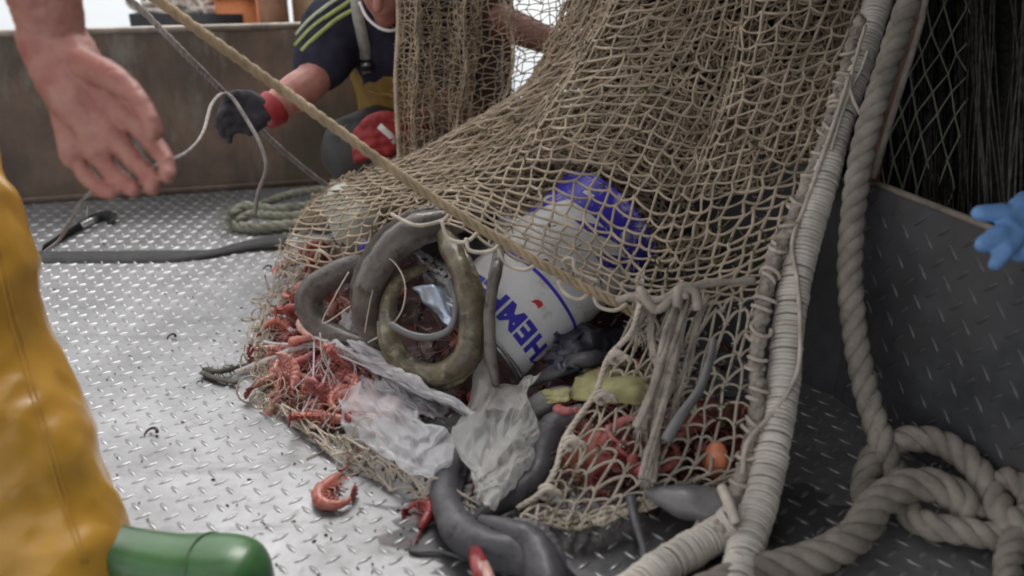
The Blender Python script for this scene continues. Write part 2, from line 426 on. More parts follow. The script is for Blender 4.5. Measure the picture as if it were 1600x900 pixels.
OCF = np.array([(0, 2, 4), (2, 1, 4), (1, 3, 4), (3, 0, 4), (2, 0, 5), (1, 2, 5), (3, 1, 5), (0, 3, 5)])
def knots(pts, r, rg):
    n = len(pts); s = r * (1 + .25 * rg.randn(n, 6, 1))
    V = pts[:, None] + OCT[None] * s * np.array((1.15, .9, 1.))
    return V.reshape(-1, 3), (OCF[None] + (np.arange(n) * 6)[:, None, None]).reshape(-1, 3)
def netting(mb, ctrl, nu, nv, r, fold=None, seed=0, jit=.16, zig=.16, sag=.1, gap=0., knot=1.7, mask=None, noise=.0, warp=1.):
    """twine knotted in a mesh over the surface through ctrl (spot and distance); fold(u, v) bends it"""
    rg = np.random.RandomState(seed)
    iu = np.arange(nu + 1); iv = np.arange(nv + 1)
    U, Vv = np.meshgrid((iu / nu) ** warp, iv / nv)
    U = U + rg.randn(*U.shape) * jit / nu * .5
    Vv = Vv + (rg.randn(*U.shape) * jit * .5 + zig * ((-1.) ** (iu[None] + iv[:, None]))) / nv
    nx = rg.randn(*U.shape, 3) * noise
    def ev(u, v):
        q = cr2(ctrl, u, v)
        if fold is not None: q = q + fold(u, v)
        return PA(q)
    K = 4; t = np.linspace(0, 1, K)
    segs = []
    def strands(a, b, sgn):
        ua, va, na = U[a], Vv[a], nx[a]; ub, vb, nb = U[b], Vv[b], nx[b]
        ua, va, na, ub, vb, nb = [x.reshape(-1, *x.shape[2:]) for x in (ua, va, na, ub, vb, nb)]
        keep = rg.rand(len(ua)) >= gap
        if mask is not None: keep &= mask((ua + ub) / 2, (va + vb) / 2)
        ua, va, na, ub, vb, nb = [x[keep] for x in (ua, va, na, ub, vb, nb)]
        bow = (sag * (.6 + .8 * rg.rand(len(ua))))[:, None] * np.sin(math.pi * t)[None] / nv * sgn
        u = ua[:, None] * (1 - t) + ub[:, None] * t; v = va[:, None] * (1 - t) + vb[:, None] * t - bow
        S = ev(u, v) + na[:, None] * (1 - t)[None, :, None] + nb[:, None] * t[None, :, None]
        segs.append(S)
    s_ = slice
    strands((s_(None), s_(0, -1)), (s_(None), s_(1, None)), 1.0)
    strands((s_(0, -1), s_(None)), (s_(1, None), s_(None)), 0.25)
    S = np.concatenate(segs)
    rr = r * (.85 + .3 * rg.rand(len(S)))
    V, F = tubes_batch(S, rr); mb.addl(V, F.tolist())
    if knot:
        pts = (ev(U, Vv) + nx).reshape(-1, 3)
        if mask is not None: pts = pts[mask(U.reshape(-1), Vv.reshape(-1))]
        V, F = knots(pts, r * knot, rg); mb.addl(V, F.tolist())
    return mb
def limb(p, r, n=14, k=12, flat=1.):
    q = cr(np.column_stack((np.asarray(p, float), np.asarray(r, float))), n)
    return tube(q[:, :3], np.maximum(q[:, 3], .002), k, round_caps=True, flat=flat)
def fuse(parts, voxel, smooth=4):
    """melt closed shapes into one continuous surface"""
    mb = MB()
    for V, F in parts: mb.addl(V, F)
    me = mesh_from('tmp', np.concatenate(mb.V), mb.F)
    o = bpy.data.objects.new('tmp', me); COL.objects.link(o)
    rm = o.modifiers.new('r', 'REMESH'); rm.mode = 'VOXEL'; rm.voxel_size = voxel; rm.use_smooth_shade = True
    sm = o.modifiers.new('s', 'SMOOTH'); sm.factor = .5; sm.iterations = smooth
    dg = bpy.context.evaluated_depsgraph_get(); dg.update()
    out = bpy.data.meshes.new_from_object(o.evaluated_get(dg))
    bpy.data.objects.remove(o); bpy.data.meshes.remove(me)
    out.polygons.foreach_set('use_smooth', [True] * len(out.polygons))
    return out
def shift(me, off):
    me.transform(Matrix.Translation(-Vector(off))); return me
def noise3(p, s, seed=0):
    from mathutils import noise as N_
    o = np.array((seed * 3.1, seed * 1.7, seed * 5.3))
    return np.array([N_.noise(Vector(q * s + o)) for q in p])
def me_co(me):
    a = np.empty(len(me.vertices) * 3); me.vertices.foreach_get('co', a); return a.reshape(-1, 3)
def crease(me, amp, s, seed=0, ridged=True):
    """push the surface in and out along its normals: folds of cloth"""
    co = me_co(me); no = np.empty(len(co) * 3); me.vertices.foreach_get('normal', no); no = no.reshape(-1, 3)
    n = noise3(co * np.asarray(s), 1., seed)
    if ridged: n = 1 - 2 * np.abs(n)
    me.vertices.foreach_set('co', (co + no * (amp * n)[:, None]).ravel()); me.update()
    return me
def bvh_of(me, off=(0, 0, 0)):
    co = me_co(me) + np.asarray(off)
    return BVHTree.FromPolygons([Vector(c) for c in co], [tuple(p.vertices) for p in me.polygons])
def onto(bvh, px, py, lift=.0):
    o = Vector((0, 0, CAM_H)); d = (Vector(P(px, py, 1.)) - o).normalized()
    h = bvh.ray_cast(o, d)
    return None if h[0] is None else np.array(h[0] + h[1] * lift)
def ribbon(p, w, t, side=None):
    """flat band along p: width vector from side (n,3) or camera-facing, thickness t"""
    p = np.asarray(p, float); n = len(p)
    T = np.gradient(p, axis=0); T /= np.linalg.norm(T, axis=1)[:, None]
    if side is None:
        S = np.cross(T, p - np.array((0, 0, CAM_H)))
    else: S = np.broadcast_to(np.asarray(side, float), p.shape)
    S = S - T * (S * T).sum(1)[:, None]; S = S / np.linalg.norm(S, axis=1)[:, None]; Nn = np.cross(T, S)
    w = np.broadcast_to(np.asarray(w, float), (n,))[:, None] / 2
    V = np.stack((p - S * w - Nn * t / 2, p + S * w - Nn * t / 2, p + S * w + Nn * t / 2, p - S * w + Nn * t / 2), 1).reshape(-1, 3)
    F = []
    for i in range(n - 1):
        for j in range(4):
            F.append([i * 4 + j, i * 4 + (j + 1) % 4, i * 4 + 4 + (j + 1) % 4, i * 4 + 4 + j])
    F += [[3, 2, 1, 0], [(n - 1) * 4 + j for j in range(4)]]
    return V, F
def lathe(prof, k=40):
    """prof: (r, z) pairs -> surface round the z axis"""
    prof = np.asarray(prof, float); a = np.arange(k) * 2 * math.pi / k
    V = np.stack((prof[:, 0, None] * np.cos(a), prof[:, 0, None] * np.sin(a), np.broadcast_to(prof[:, 1, None], (len(prof), k))), -1).reshape(-1, 3)
    F = []
    for i in range(len(prof) - 1):
        for j in range(k): F.append([i * k + j, i * k + (j + 1) % k, (i + 1) * k + (j + 1) % k, (i + 1) * k + j])
    return V, F
# ================================================================== THE SETTING
def grid_sheet(nx, ny, fn):
    U, Vv = np.meshgrid(np.linspace(0, 1, nx + 1), np.linspace(0, 1, ny + 1))
    V = fn(U, Vv).reshape(-1, 3)
    i = np.arange(ny)[:, None] * (nx + 1) + np.arange(nx)[None]
    F = np.stack((i, i + 1, i + nx + 2, i + nx + 1), -1).reshape(-1, 4)
    return V, F.tolist()
def thick_sheet(ctrl, nx, ny, t, fold=None, disp=None, bulge=None):
    """closed crumpled sheet through control spots; t thickness in distance; bulge(u, v) extra puff to both sides"""
    U, Vv = np.meshgrid(np.linspace(0, 1, nx + 1), np.linspace(0, 1, ny + 1))
    q = cr2(ctrl, U, Vv)
    if fold is not None: q = q + fold(U, Vv)
    b = bulge(U, Vv) if bulge is not None else 0
    qf = q.copy(); qb = q.copy(); qf[..., 2] -= t / 2 + b; qb[..., 2] += t / 2 + b
    f = PA(qf); k = PA(qb)
    if disp is not None: f = disp(f); k = disp(k)
    n = (nx + 1) * (ny + 1); V = np.concatenate((f.reshape(-1, 3), k.reshape(-1, 3)))
    i = np.arange(ny)[:, None] * (nx + 1) + np.arange(nx)[None]
    Q = np.stack((i, i + 1, i + nx + 2, i + nx + 1), -1).reshape(-1, 4)
    F = Q.tolist() + (Q[:, ::-1] + n).tolist()
    rim = list(range(nx + 1)) + [(nx + 1) * j + nx for j in range(1, ny + 1)] + [(nx + 1) * ny + i for i in range(nx - 1, -1, -1)] + [(nx + 1) * j for j in range(ny - 1, 0, -1)]
    for a, b_ in zip(rim, rim[1:] + rim[:1]): F.append([a, a + n, b_ + n, b_])
    return V, F
def lugs(C, D, Nn, ln, wd, h):
    """lens-shaped raised bars at C along unit D on a plate with unit normal Nn"""
    n = len(C); S = np.cross(Nn, D)
    xs = np.array((-1, -.55, 0, .55, 1, .55, 0, -.55)); ys = np.array((0, .75, 1, .75, 0, -.75, -1, -.75))
    base = C[:, None] + D[:, None] * (xs * ln / 2)[None, :, None] + S[:, None] * (ys * wd / 2)[None, :, None] - Nn * .0006
    top = C[:, None] + D[:, None] * (xs * ln * .36)[None, :, None] + S[:, None] * (ys * wd * .22)[None, :, None] + Nn * h
    V = np.concatenate((base, top), 1).reshape(-1, 3)
    j = np.arange(8); q = np.stack((j, (j + 1) % 8, 8 + (j + 1) % 8, 8 + j), -1)
    q2 = np.array([(8, 9, 10, 11), (8, 11, 12, 15), (12, 13, 14, 15)])
    T = np.concatenate((q, q2)); F = (T[None] + (np.arange(n) * 16)[:, None, None]).reshape(-1, 4)
    return V, F

# deck
mb = MB()
def dk(u, v):
    x = -3.2 + 6.4 * u; y = -2.0 + 6.0 * v
    return np.stack((x, y, 0 * x), -1)
mb.addl(*grid_sheet(40, 40, dk))
deck = mb.build('deck', 'deck'); tag(deck, kind='structure')
pit = .0315
ii, jj = np.meshgrid(np.arange(-95, 95), np.arange(-40, 130))
ca = R(43)
X = (ii * math.cos(ca) - jj * math.sin(ca)) * pit; Y = (ii * math.sin(ca) + jj * math.cos(ca)) * pit
k = (X > -1.75) & (X < 1.0) & (Y > .55) & (Y < 3.25)
C_ = np.stack((X[k], Y[k], 0 * X[k]), -1); par = ((ii + jj) % 2)[k].astype(bool)
D_ = np.where(par[:, None], np.array((math.cos(ca), math.sin(ca), 0)), np.array((-math.sin(ca), math.cos(ca), 0)))
def lug_pieces(C_, D_, Nn, ln, wd, h, m, parent, count):
    pj = C_ - np.array((0, 0, CAM_H)); dep = pj[:, 1] * CT - pj[:, 2] * ST; hx = np.abs(pj[:, 0] / dep * FPX); hy = np.abs((pj[:, 2] * CT + pj[:, 1] * ST) / dep * FPX)
    order = np.argsort(np.where((hx < 800) & (hy < 450), dep, 1e6)); near, far = order[:count], order[count:]
    mb = MB(); V, F = lugs(C_[far], D_[far], Nn, ln, wd, h); mb.addl(V, F.tolist()); tag(mb.build('tread_lug', m, parent), kind='stuff')
    off = np.array(parent.location); shared = {}
    for i in near:
        key = tuple(np.round(D_[i], 3))
        if key not in shared:
            V, F = lugs(np.zeros((1, 3)), D_[i:i + 1], Nn, ln, wd, h); me = mesh_from('tread_lug', V, F.tolist()); me.materials.append(M[m]); shared[key] = me
        o = bpy.data.objects.new('tread_lug', shared[key]); COL.objects.link(o); o.parent = parent; o.location = tuple(C_[i] - off)
lug_pieces(C_, D_, np.array((0, 0, 1.)), .0305, .0096, .0021, 'lug', deck, 300)

# dark wet sheet that also puts shade on the deck under the net
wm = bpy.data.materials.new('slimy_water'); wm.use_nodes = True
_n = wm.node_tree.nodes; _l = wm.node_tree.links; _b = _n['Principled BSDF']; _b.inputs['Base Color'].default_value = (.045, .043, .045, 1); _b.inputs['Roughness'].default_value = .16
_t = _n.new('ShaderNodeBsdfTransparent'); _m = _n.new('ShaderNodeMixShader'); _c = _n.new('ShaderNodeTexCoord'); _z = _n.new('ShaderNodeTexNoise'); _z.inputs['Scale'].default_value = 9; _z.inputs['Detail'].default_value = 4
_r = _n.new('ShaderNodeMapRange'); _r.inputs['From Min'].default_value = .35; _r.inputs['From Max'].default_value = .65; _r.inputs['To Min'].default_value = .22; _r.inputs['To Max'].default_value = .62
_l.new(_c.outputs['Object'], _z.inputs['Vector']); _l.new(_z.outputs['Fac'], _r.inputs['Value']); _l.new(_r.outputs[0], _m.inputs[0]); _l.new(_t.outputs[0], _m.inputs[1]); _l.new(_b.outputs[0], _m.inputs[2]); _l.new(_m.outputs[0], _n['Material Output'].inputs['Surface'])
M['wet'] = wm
def wet_shade_sheet(outline, seed):
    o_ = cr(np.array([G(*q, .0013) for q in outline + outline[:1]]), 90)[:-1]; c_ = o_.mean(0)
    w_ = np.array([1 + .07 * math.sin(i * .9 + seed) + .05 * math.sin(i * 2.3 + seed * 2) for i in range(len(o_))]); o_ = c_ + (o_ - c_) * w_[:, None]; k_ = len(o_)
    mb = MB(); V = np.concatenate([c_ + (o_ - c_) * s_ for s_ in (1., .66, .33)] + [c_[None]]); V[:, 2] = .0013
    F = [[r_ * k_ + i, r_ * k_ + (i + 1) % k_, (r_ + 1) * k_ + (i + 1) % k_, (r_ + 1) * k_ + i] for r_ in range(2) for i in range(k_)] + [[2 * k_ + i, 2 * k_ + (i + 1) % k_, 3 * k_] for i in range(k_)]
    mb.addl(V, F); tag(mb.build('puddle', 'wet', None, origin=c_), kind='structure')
wet_shade_sheet([(600, 790), (720, 800), (860, 815), (1000, 800), (1200, 760), (1330, 790), (1290, 880), (1120, 930), (900, 930), (760, 910), (640, 870)], 1)

# sea beyond the boat
mb = MB(); mb.addl([(-900, -900, -1.6), (900, -900, -1.6), (900, 1500, -1.6), (-900, 1500, -1.6)], [[0, 1, 2, 3]])
tag(mb.build('sea', 'sea'), kind='structure')

# brown bulwark at the back
wa = G(40, 318); wb = G(430, 292); wd = (wb - wa) / np.linalg.norm(wb - wa)
w0 = wa - wd * 1.9; w1 = wa + wd * 1.50
bw = thing('bulwark', tuple((w0 + w1) / 2), 'long weathered brown steel bulwark closing off the deck behind the crewman', 'bulwark')
nrm = np.array((-wd[1], wd[0], 0))
def bwf(side):
    def f(u, v):
        p = w0 + (w1 - w0) * u[..., None]; z = v * .515
        wob = .004 * np.sin(u * 23) * np.sin(v * 4) + .003 * np.sin(u * 61 + v * 5)
        return p + nrm * (wob + side)[..., None] + np.stack((0 * z, 0 * z, z), -1)
    return f
mb = MB(); V, F = grid_sheet(90, 12, bwf(0.0)); mb.addl(V, F); V, F = grid_sheet(90, 12, bwf(.012)); mb.addl(V, [f[::-1] for f in F])
mb.build('plate', 'bulwark', bw)
mb = MB(); addt(mb, [w0 + (0, 0, .516) + nrm * .006, (w0 + w1) / 2 + (0, 0, .518) + nrm * .006, w1 + (0, 0, .516) + nrm * .006], .012, 8); mb.build('top_rail', 'edge', bw)
mb = MB(); mb.addl(*slab((w0 - nrm * .012)[:2], (w1 - nrm * .012)[:2], .0, .022, .012)); mb.build('foot_strip', 'bulwark', bw)
for t_ in (.18, .42, .66, .9):
    q = w0 + (w1 - w0) * t_ + nrm * .016; mb = MB(); mb.addl(*slab(q[:2], (q + wd * .012)[:2], .0, .50, .05)); mb.build('stiffener', 'bulwark', bw)

# things on the far side of the bulwark, top left of the picture
rg = np.random.RandomState(4)
mb = MB()
for i in range(60):
    c = P(rg.uniform(215, 330), rg.uniform(-40, 26), 3.35); rr = rg.uniform(.03, .07)
    a = np.linspace(0, rg.uniform(4, 9), 16); ax = rg.randn(3); ax /= np.linalg.norm(ax); e1 = np.cross(ax, (0, 0, 1.)); e1 /= np.linalg.norm(e1) + 1e-6; e2 = np.cross(ax, e1)
    addt(mb, c + (np.cos(a)[:, None] * e1 + np.sin(a)[:, None] * e2) * rr * np.array((1, .5, .6)), .0085, 5)
hp = mb.build('rope_heap', 'serving', None, origin=G(270, 290)); tag(hp, 'heap of tangled white rope showing above the bulwark beside the orange crate', 'rope')
mb = MB(); mb.addl(*box((-1.42, 3.42, -.02), (-1.0, 3.80, .50)))
fb_o = P(270, 10, 3.45)
hs = mb.build('rope_stand', 'blackplastic', None, origin=(-1.2, 3.6, -.02)); tag(hs, 'dark box under the heap of white rope beyond the bulwark', 'box')
def crate(px0, px1, py0, d, m, lab, hgt=.62):
    a = P(px0, 30, d); b = P(px1, 30, d); top = P(px0, py0, d)[2]
    t = thing('fish_crate', (float((a[0] + b[0]) / 2), float(a[1] + .2), 0.), lab, 'crate')
    x0, x1, y0, y1 = a[0], b[0], a[1], a[1] + .36
    for (p, q) in (((x0, y0, 0), (x1, y0 + .02, top)), ((x0, y1 - .02, 0), (x1, y1, top)), ((x0, y0 + .021, 0), (x0 + .02, y1 - .021, top)), ((x1 - .02, y0 + .021, 0), (x1, y1 - .021, top))):
        mb = MB(); mb.addl(*box(p, q)); mb.build('side', m, t)
    mb = MB(); mb.addl(*box((x0 + .021, y0 + .021, .0), (x1 - .021, y1 - .021, .02))); mb.build('bottom', m, t)
    mb = MB(); mb.addl(*box((x0 - .012, y0 - .014, top - .05), (x1 + .012, y0 - .001, top + .001))); mb.build('rim', m, t)
    return t
crate(338, 402, -25, 3.3, 'orangepaint', 'faded orange fish crate behind the bulwark, next to the white rope heap')
crate(458, 560, -60, 3.35, 'tanwood', 'tan wooden crate behind the bulwark by the crewman shoulder')
def post(a, b, rad, m, name, lab, cat, k=10):
    mb = MB(); addt(mb, [a, (np.asarray(a) + b) / 2, b], rad, k)
    t = thing(name, tuple(a), lab, cat); mb.build('shaft', m, t)
    for q, dq in ((a, 0.), (b, 0.)):
        mb = MB(); ax = (np.asarray(b) - a); ax = ax / np.linalg.norm(ax); q = np.asarray(q, float)
        addt(mb, [q - ax * .012, q + ax * .012], rad * 1.35, k); mb.build('collar', m, t)
    return t
g0 = P(430, 40, 3.3); post((g0[0], g0[1], 0), (g0[0], g0[1], 1.1), .055, 'brownpost', 'mooring_post', 'dark brown post between the orange crate and the tan crate', 'post')
g0 = P(786, 200, 2.9); post((g0[0], g0[1], 0), (g0[0], g0[1], 1.2), .030, 'brownpost', 'rail_post', 'rusty upright post seen through the back of the net', 'post')

# ------------------------------------------------------------------ dark tread plate hopper on the right
c0 = np.array((.612, 1.475)); c1 = np.array((.612 + .339 * .9, 1.475 - .9)); c2 = np.array((.30, 1.86))
dirn = (c1 - c0) / np.linalg.norm(c1 - c0); PH = .425
hop = thing('hopper', (.78, 1.1, 0), 'dark tread plate side wall of a catch hopper standing at the right of the deck', 'hopper')
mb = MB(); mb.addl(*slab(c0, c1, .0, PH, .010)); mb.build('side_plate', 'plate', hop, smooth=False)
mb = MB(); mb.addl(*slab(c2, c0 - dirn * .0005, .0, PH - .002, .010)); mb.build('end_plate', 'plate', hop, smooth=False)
nv = np.array((dirn[1], -dirn[0], 0.)); nv = -nv if nv[0] > 0 else nv
tv = np.array((dirn[0], dirn[1], 0.)); zv = np.array((0, 0, 1.))
p2 = .037; ii, jj = np.meshgrid(np.arange(-60, 60), np.arange(-60, 60)); c45 = math.sqrt(.5)
A = (ii - jj) * c45 * p2; Bz = (ii + jj) * c45 * p2; k = (A > .02) & (A < .88) & (Bz > .015) & (Bz < PH - .012)
par = ((ii + jj) % 2)[k].astype(bool); side = nv
C_ = np.array((*c0, 0.)) + tv * A[k][:, None] + zv * Bz[k][:, None]
D_ = np.where(par[:, None], (tv + zv) * c45, (tv - zv) * c45)
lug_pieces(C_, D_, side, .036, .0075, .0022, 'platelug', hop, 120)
mb = MB(); addt(mb, [(*c0, PH), (*((c0 + c1) / 2), PH + .001), (*c1, PH)], .006, 8); mb.build('top_edge', 'edge', hop)

# unseen cover added above the frame to shade the right of the deck
sh = thing('deck_shelter', (1.3, 1.4, 0), 'dark steel shelter roof over the right side of the deck', 'shelter')
mb = MB(); mb.addl(*box((.10, -1.6, 1.22), (3.4, 4.6, 1.27))); mb.build('roof', 'roofpaint', sh)
mb = MB(); mb.addl(*box((1.55, -1.6, 0), (1.60, 4.6, 1.219))); mb.build('wall', 'roofpaint', sh)

# black nets stacked behind the hopper
def nfold(u, v):
    o = np.zeros(u.shape + (3,))
    o[..., 2] = .045 * np.sin(u * 38 + 2.2 * np.sin(v * 3.1)) + .022 * np.sin(u * 97 + v * 4) + .03 * np.sin(v * 5 + u * 9)
    o[..., 0] = 9 * np.sin(u * 31 + v * 3)
    return o
ctrl = [[(900, y, 2.46 - .01 * i), (1000, y, 2.40 - .02 * i), (1100, y, 2.34 - .03 * i), (1210, y, 2.30 - .04 * i), (1320, y, 2.20 - .06 * i)] + [(1420, y, 2.16 - .07 * i), (1500, y, 2.10 - .08 * i), (1570, y, 1.86 - .08 * i), (1680, y, 1.75 - .06 * i), (1800, y, 1.7)] for i, y in enumerate((-420, -250, -80, 90, 240, 400))]
pile = thing('net_pile', tuple(G(1520, 330)), 'dark pile of black fishing nets hanging in folds behind the hopper', 'net')
mb = MB(); mb.addl(*thick_sheet(ctrl, 230, 40, .03, nfold)); mb.build('netting_fold', 'netblack', pile)
mb = MB(); rg = np.random.RandomState(11)
ca_ = np.array(ctrl, float); ca_[..., 2] -= .03
for i in range(190):
    u0 = rg.uniform(.35, .98); t = np.linspace(0, 1, 22); u = u0 + .02 * np.sin(t * rg.uniform(2, 7) + rg.rand() * 6) + .012 * rg.randn() * t
    q = cr2(ca_, u, t); q = q + nfold(u, t); q[..., 2] -= rg.uniform(0, .02)
    addt(mb, PA(q), rg.uniform(.0008, .0019), 4)
tag(mb.build('loose_twine', 'netblack2', pile), kind='stuff')
# grey green net hung over it
cg = [[(1395, -120, 1.88), (1440, -120, 1.88), (1490, -120, 1.85), (1560, -120, 1.80)], [(1375, 60, 1.85), (1425, 60, 1.84), (1475, 60, 1.81), (1545, 60, 1.76)],
      [(1355, 200, 1.82), (1400, 200, 1.80), (1450, 200, 1.77), (1505, 200, 1.73)], [(1350, 380, 1.78), (1385, 380, 1.76), (1425, 380, 1.73), (1480, 380, 1.70)]]
mb = MB()
def diamond(mb, ctrl, nu, nv, r, seed):
    rg = np.random.RandomState(seed); seg = []; kp = []
    J = {}
    for j in range(nv + 1):
        for i in range(nu + 1): J[i, j] = ((i + .5 * (j % 2)) / (nu + .5) + rg.randn() * .06 / nu, j / nv + rg.randn() * .06 / nv)
    for j in range(nv):
        for i in range(nu + 1):
            for di in ((0, -1) if j % 2 == 0 else (0, 1)):
                if (i + di, j + 1) in J:
                    a, b = J[i, j], J[i + di, j + 1]; t = np.linspace(0, 1, 4); seg.append(np.stack((a[0] + (b[0] - a[0]) * t, a[1] + (b[1] - a[1]) * t), -1))
    seg = np.array(seg); S = PA(cr2(ctrl, seg[..., 0], seg[..., 1])); V, F = tubes_batch(S, r); mb.addl(V, F.tolist())
    q = np.array(list(J.values())); V, F = knots(PA(cr2(ctrl, q[:, 0], q[:, 1])), r * 2.0, rg); mb.addl(V, F.tolist())
    return mb
diamond(mb, cg, 5, 13, .0019, 5)
gn = mb.build('hanging_net', 'netgreen', None, origin=P(1430, 60, 1.85)); tag(gn, 'grey green diamond mesh net hanging in front of the dark net pile', 'net')
# mossy tuft of twine at the right edge
mb = MB(); rg = np.random.RandomState(3)
for i in range(420):
    c = P(rg.normal(1592, 13), rg.normal(285, 24), 1.60 + rg.randn() * .02); s = rg.randn(3) * .012; e = rg.randn(3) * .014
    addt(mb, [c, c + s, c + s + e], .0008, 3, caps=False)
mo = mb.build('moss_tuft', 'moss', None, origin=P(1592, 320, 1.6)); tag(mo, 'tuft of moss green frayed twine by the blue glove at the right edge', 'twine', kind='stuff')
# brown edged rail left of the dark net
mb = MB(); addt(mb, cr([P(1452, -60, 1.62), P(1446, 0, 1.62), P(1435, 50, 1.62), P(1410, 130, 1.63), P(1385, 210, 1.65), P(1365, 280, 1.66), P(1350, 340, 1.66)], 40), .0062, 8)
tag(mb.build('pale_hose', 'ropefray', None, origin=P(1385, 210, 1.65)), 'thin pale line bowed beside the thick laid rope at the upper right', 'line')
mb = MB(); addt(mb, cr([P(1445, -60, 1.70), P(1425, 60, 1.70), P(1395, 160, 1.71), P(1372, 240, 1.72), P(1358, 330, 1.72)], 40), .012, 8)
tag(mb.build('rusty_pipe', 'brownpost', None, origin=P(1385, 210, 1.7)), 'rust brown pipe showing between the thick rope and the dark nets', 'pipe')

# ================================================================== ROPES
def dz(px, py, z): return (px, py, DG(px, py, z))
def pts(l): return PA(np.array(l, float))
# thick laid rope: hangs down, then knots on the deck
rA = pts([(1446, -70, 1.50), (1418, 10, 1.50), (1388, 100, 1.49), (1358, 195, 1.49), (1340, 280, 1.49), (1330, 370, 1.48), (1329, 450, 1.47), (1337, 530, 1.46), (1353, 610, 1.44), dz(1378, 690, .075), dz(1400, 745, .035), dz(1420, 800, .028), dz(1455, 822, .030), dz(1520, 832, .032), dz(1600, 852, .03), dz(1690, 880, .03)])
mb = rope(rA, .0215, pitch=.088, k=8, n=420); fuzz(mb, rA, .0215, 160, .012)
t = mb.build('laid_rope', 'ropebig', None, origin=G(1400, 745)); tag(t, 'thick grey beige laid rope hanging down in front of the hopper into a knot', 'rope')
rB = pts([dz(1365, 815, .018), dz(1352, 765, .025), dz(1366, 715, .05), dz(1410, 688, .075), dz(1465, 690, .085), dz(1515, 722, .08), dz(1550, 770, .06), dz(1578, 815, .055), dz(1640, 850, .04), dz(1720, 870, .03)])
mb = rope(rB, .0225, pitch=.092, k=8, n=300); fuzz(mb, rB, .0225, 90, .012, seed=5)
t = mb.build('rope_loop', 'ropebig', None, origin=G(1450, 760)); tag(t, 'grey laid rope arched in a loop over the knot at the foot of the hopper', 'rope')
rC = pts([dz(1060, 945, .026), dz(1170, 900, .026), dz(1270, 874, .027), dz(1335, 838, .032), dz(1368, 790, .045), dz(1410, 762, .06), dz(1455, 758, .065), dz(1500, 780, .05), dz(1520, 815, .03)])
mb = rope(rC, .0265, strands=4, pitch=.13, k=8, n=320); fuzz(mb, rC, .0265, 150, .011, seed=6)
t = mb.build('thick_rope', 'ropebig', None, origin=G(1340, 850)); tag(t, 'thickest beige rope curving along the deck at the bottom right into the knot', 'rope')
rD = pts([dz(1545, 792, .04), dz(1562, 752, .07), dz(1592, 755, .085), dz(1612, 790, .07), dz(1590, 830, .05), dz(1575, 880, .03), dz(1580, 930, .028)])
mb = rope(rD, .019, pitch=.08, k=8, n=160)
t = mb.build('knot_rope', 'ropebig', None, origin=G(1585, 860)); tag(t, 'rope end tucked through the knot at the right edge of the deck', 'rope')

# rope bound with white twine along the net mouth
rS = pts([(1395, -90, 1.69), (1372, 0, 1.64), (1341, 100, 1.60), (1311, 190, 1.57), (1286, 285, 1.53), (1263, 360, 1.50), (1243, 440, 1.47), (1231, 520, 1.44), (1224, 600, 1.41), (1213, 670, 1.37), (1192, 770, 1.31), (1168, 850, 1.245), (1150, 925, 1.165)])
fr = thing('served_rope', tuple(G(1170, 850)), 'rope bound all along with white twine, edging the right side of the net', 'rope')
mb = MB(); addt(mb, cr(rS, 60), .0218, 10); mb.build('core', 'servingcore', fr)
mb = served(rS, .0228, .0072, .0039, jit=.0007, seed=2); fuzz(mb, rS, .023, 260, .010, seed=9); mb.build('binding', 'serving', fr)
rS2 = pts([dz(1150, 812, .052), dz(1120, 835, .030), dz(1075, 862, .028), dz(1030, 890, .028), dz(985, 925, .028), dz(930, 970, .028)])
fr2 = thing('served_rope', tuple(G(1060, 880)), 'short end of white bound rope lying on the deck at the bottom of the net', 'rope')
mb = MB(); addt(mb, cr(rS2, 40), .0215, 10); mb.build('core', 'servingcore', fr2)
mb = served(rS2, .0225, .0072, .0038, jit=.0008, seed=3); fuzz(mb, rS2, .025, 90, .010, seed=10); mb.build('binding', 'serving', fr2)

# tow rope slanting across the whole picture
rT = pts([(120, -100, 1.27), (250, 2, 1.31), (370, 90, 1.35), (480, 168, 1.38), (590, 248, 1.42), (690, 318, 1.455), (790, 380, 1.48), (890, 437, 1.505), (992, 490, 1.53)])
tr = MB(); rope(rT, .0088, pitch=.06, n=420, k=6, mb=tr); fuzz(tr, rT, .0085, 200, .007, seed=12)
t = tr.build('tow_rope', 'ropetan', None, origin=rT[-1]); tag(t, 'taut tan rope slanting from the upper left down to the net mouth', 'rope')
rT2 = pts([(150, -40, 2.0), (215, 10, 2.05), (290, 85, 2.12), (360, 155, 2.32), (430, 225, 2.5), (495, 279, 2.68), (530, 298, 2.74)])
tr = MB(); rope(rT2, .0085, pitch=.06, n=160, k=6, mb=tr)
t = tr.build('back_rope', 'greytwine', None, origin=rT2[-1]); tag(t, 'dull grey rope behind the tan one, running down to the rope bundle', 'rope')

# weathered rope bundle left of the net
rb = thing('rope_bundle', tuple(G(440, 345)), 'bundle of weathered grey green ropes lying on the deck left of the net', 'rope')
for kx, (l, rad) in enumerate([([dz(365, 352, .015), dz(400, 357, .016), dz(450, 352, .018), dz(520, 345, .03)], .017), ([dz(362, 338, .03), dz(385, 322, .05), dz(430, 328, .045), dz(480, 322, .05), dz(540, 318, .06)], .016),
        ([dz(372, 345, .03), dz(395, 335, .035), dz(450, 338, .035), dz(520, 330, .05)], .014), ([dz(400, 322, .03), dz(450, 305, .04), dz(500, 296, .05), dz(560, 292, .06)], .013),
        ([dz(495, 255, .02), dz(525, 268, .025), dz(560, 285, .02)], .020)]):
    q = pts(l); mb = rope(q, rad, pitch=rad * 6, n=60, k=6); fuzz(mb, q, rad, 60, .02, r=.0009, seed=20 + kx); mb.build('rope_strand', 'ropegreen', rb)
mb = MB(); rg = np.random.RandomState(8)
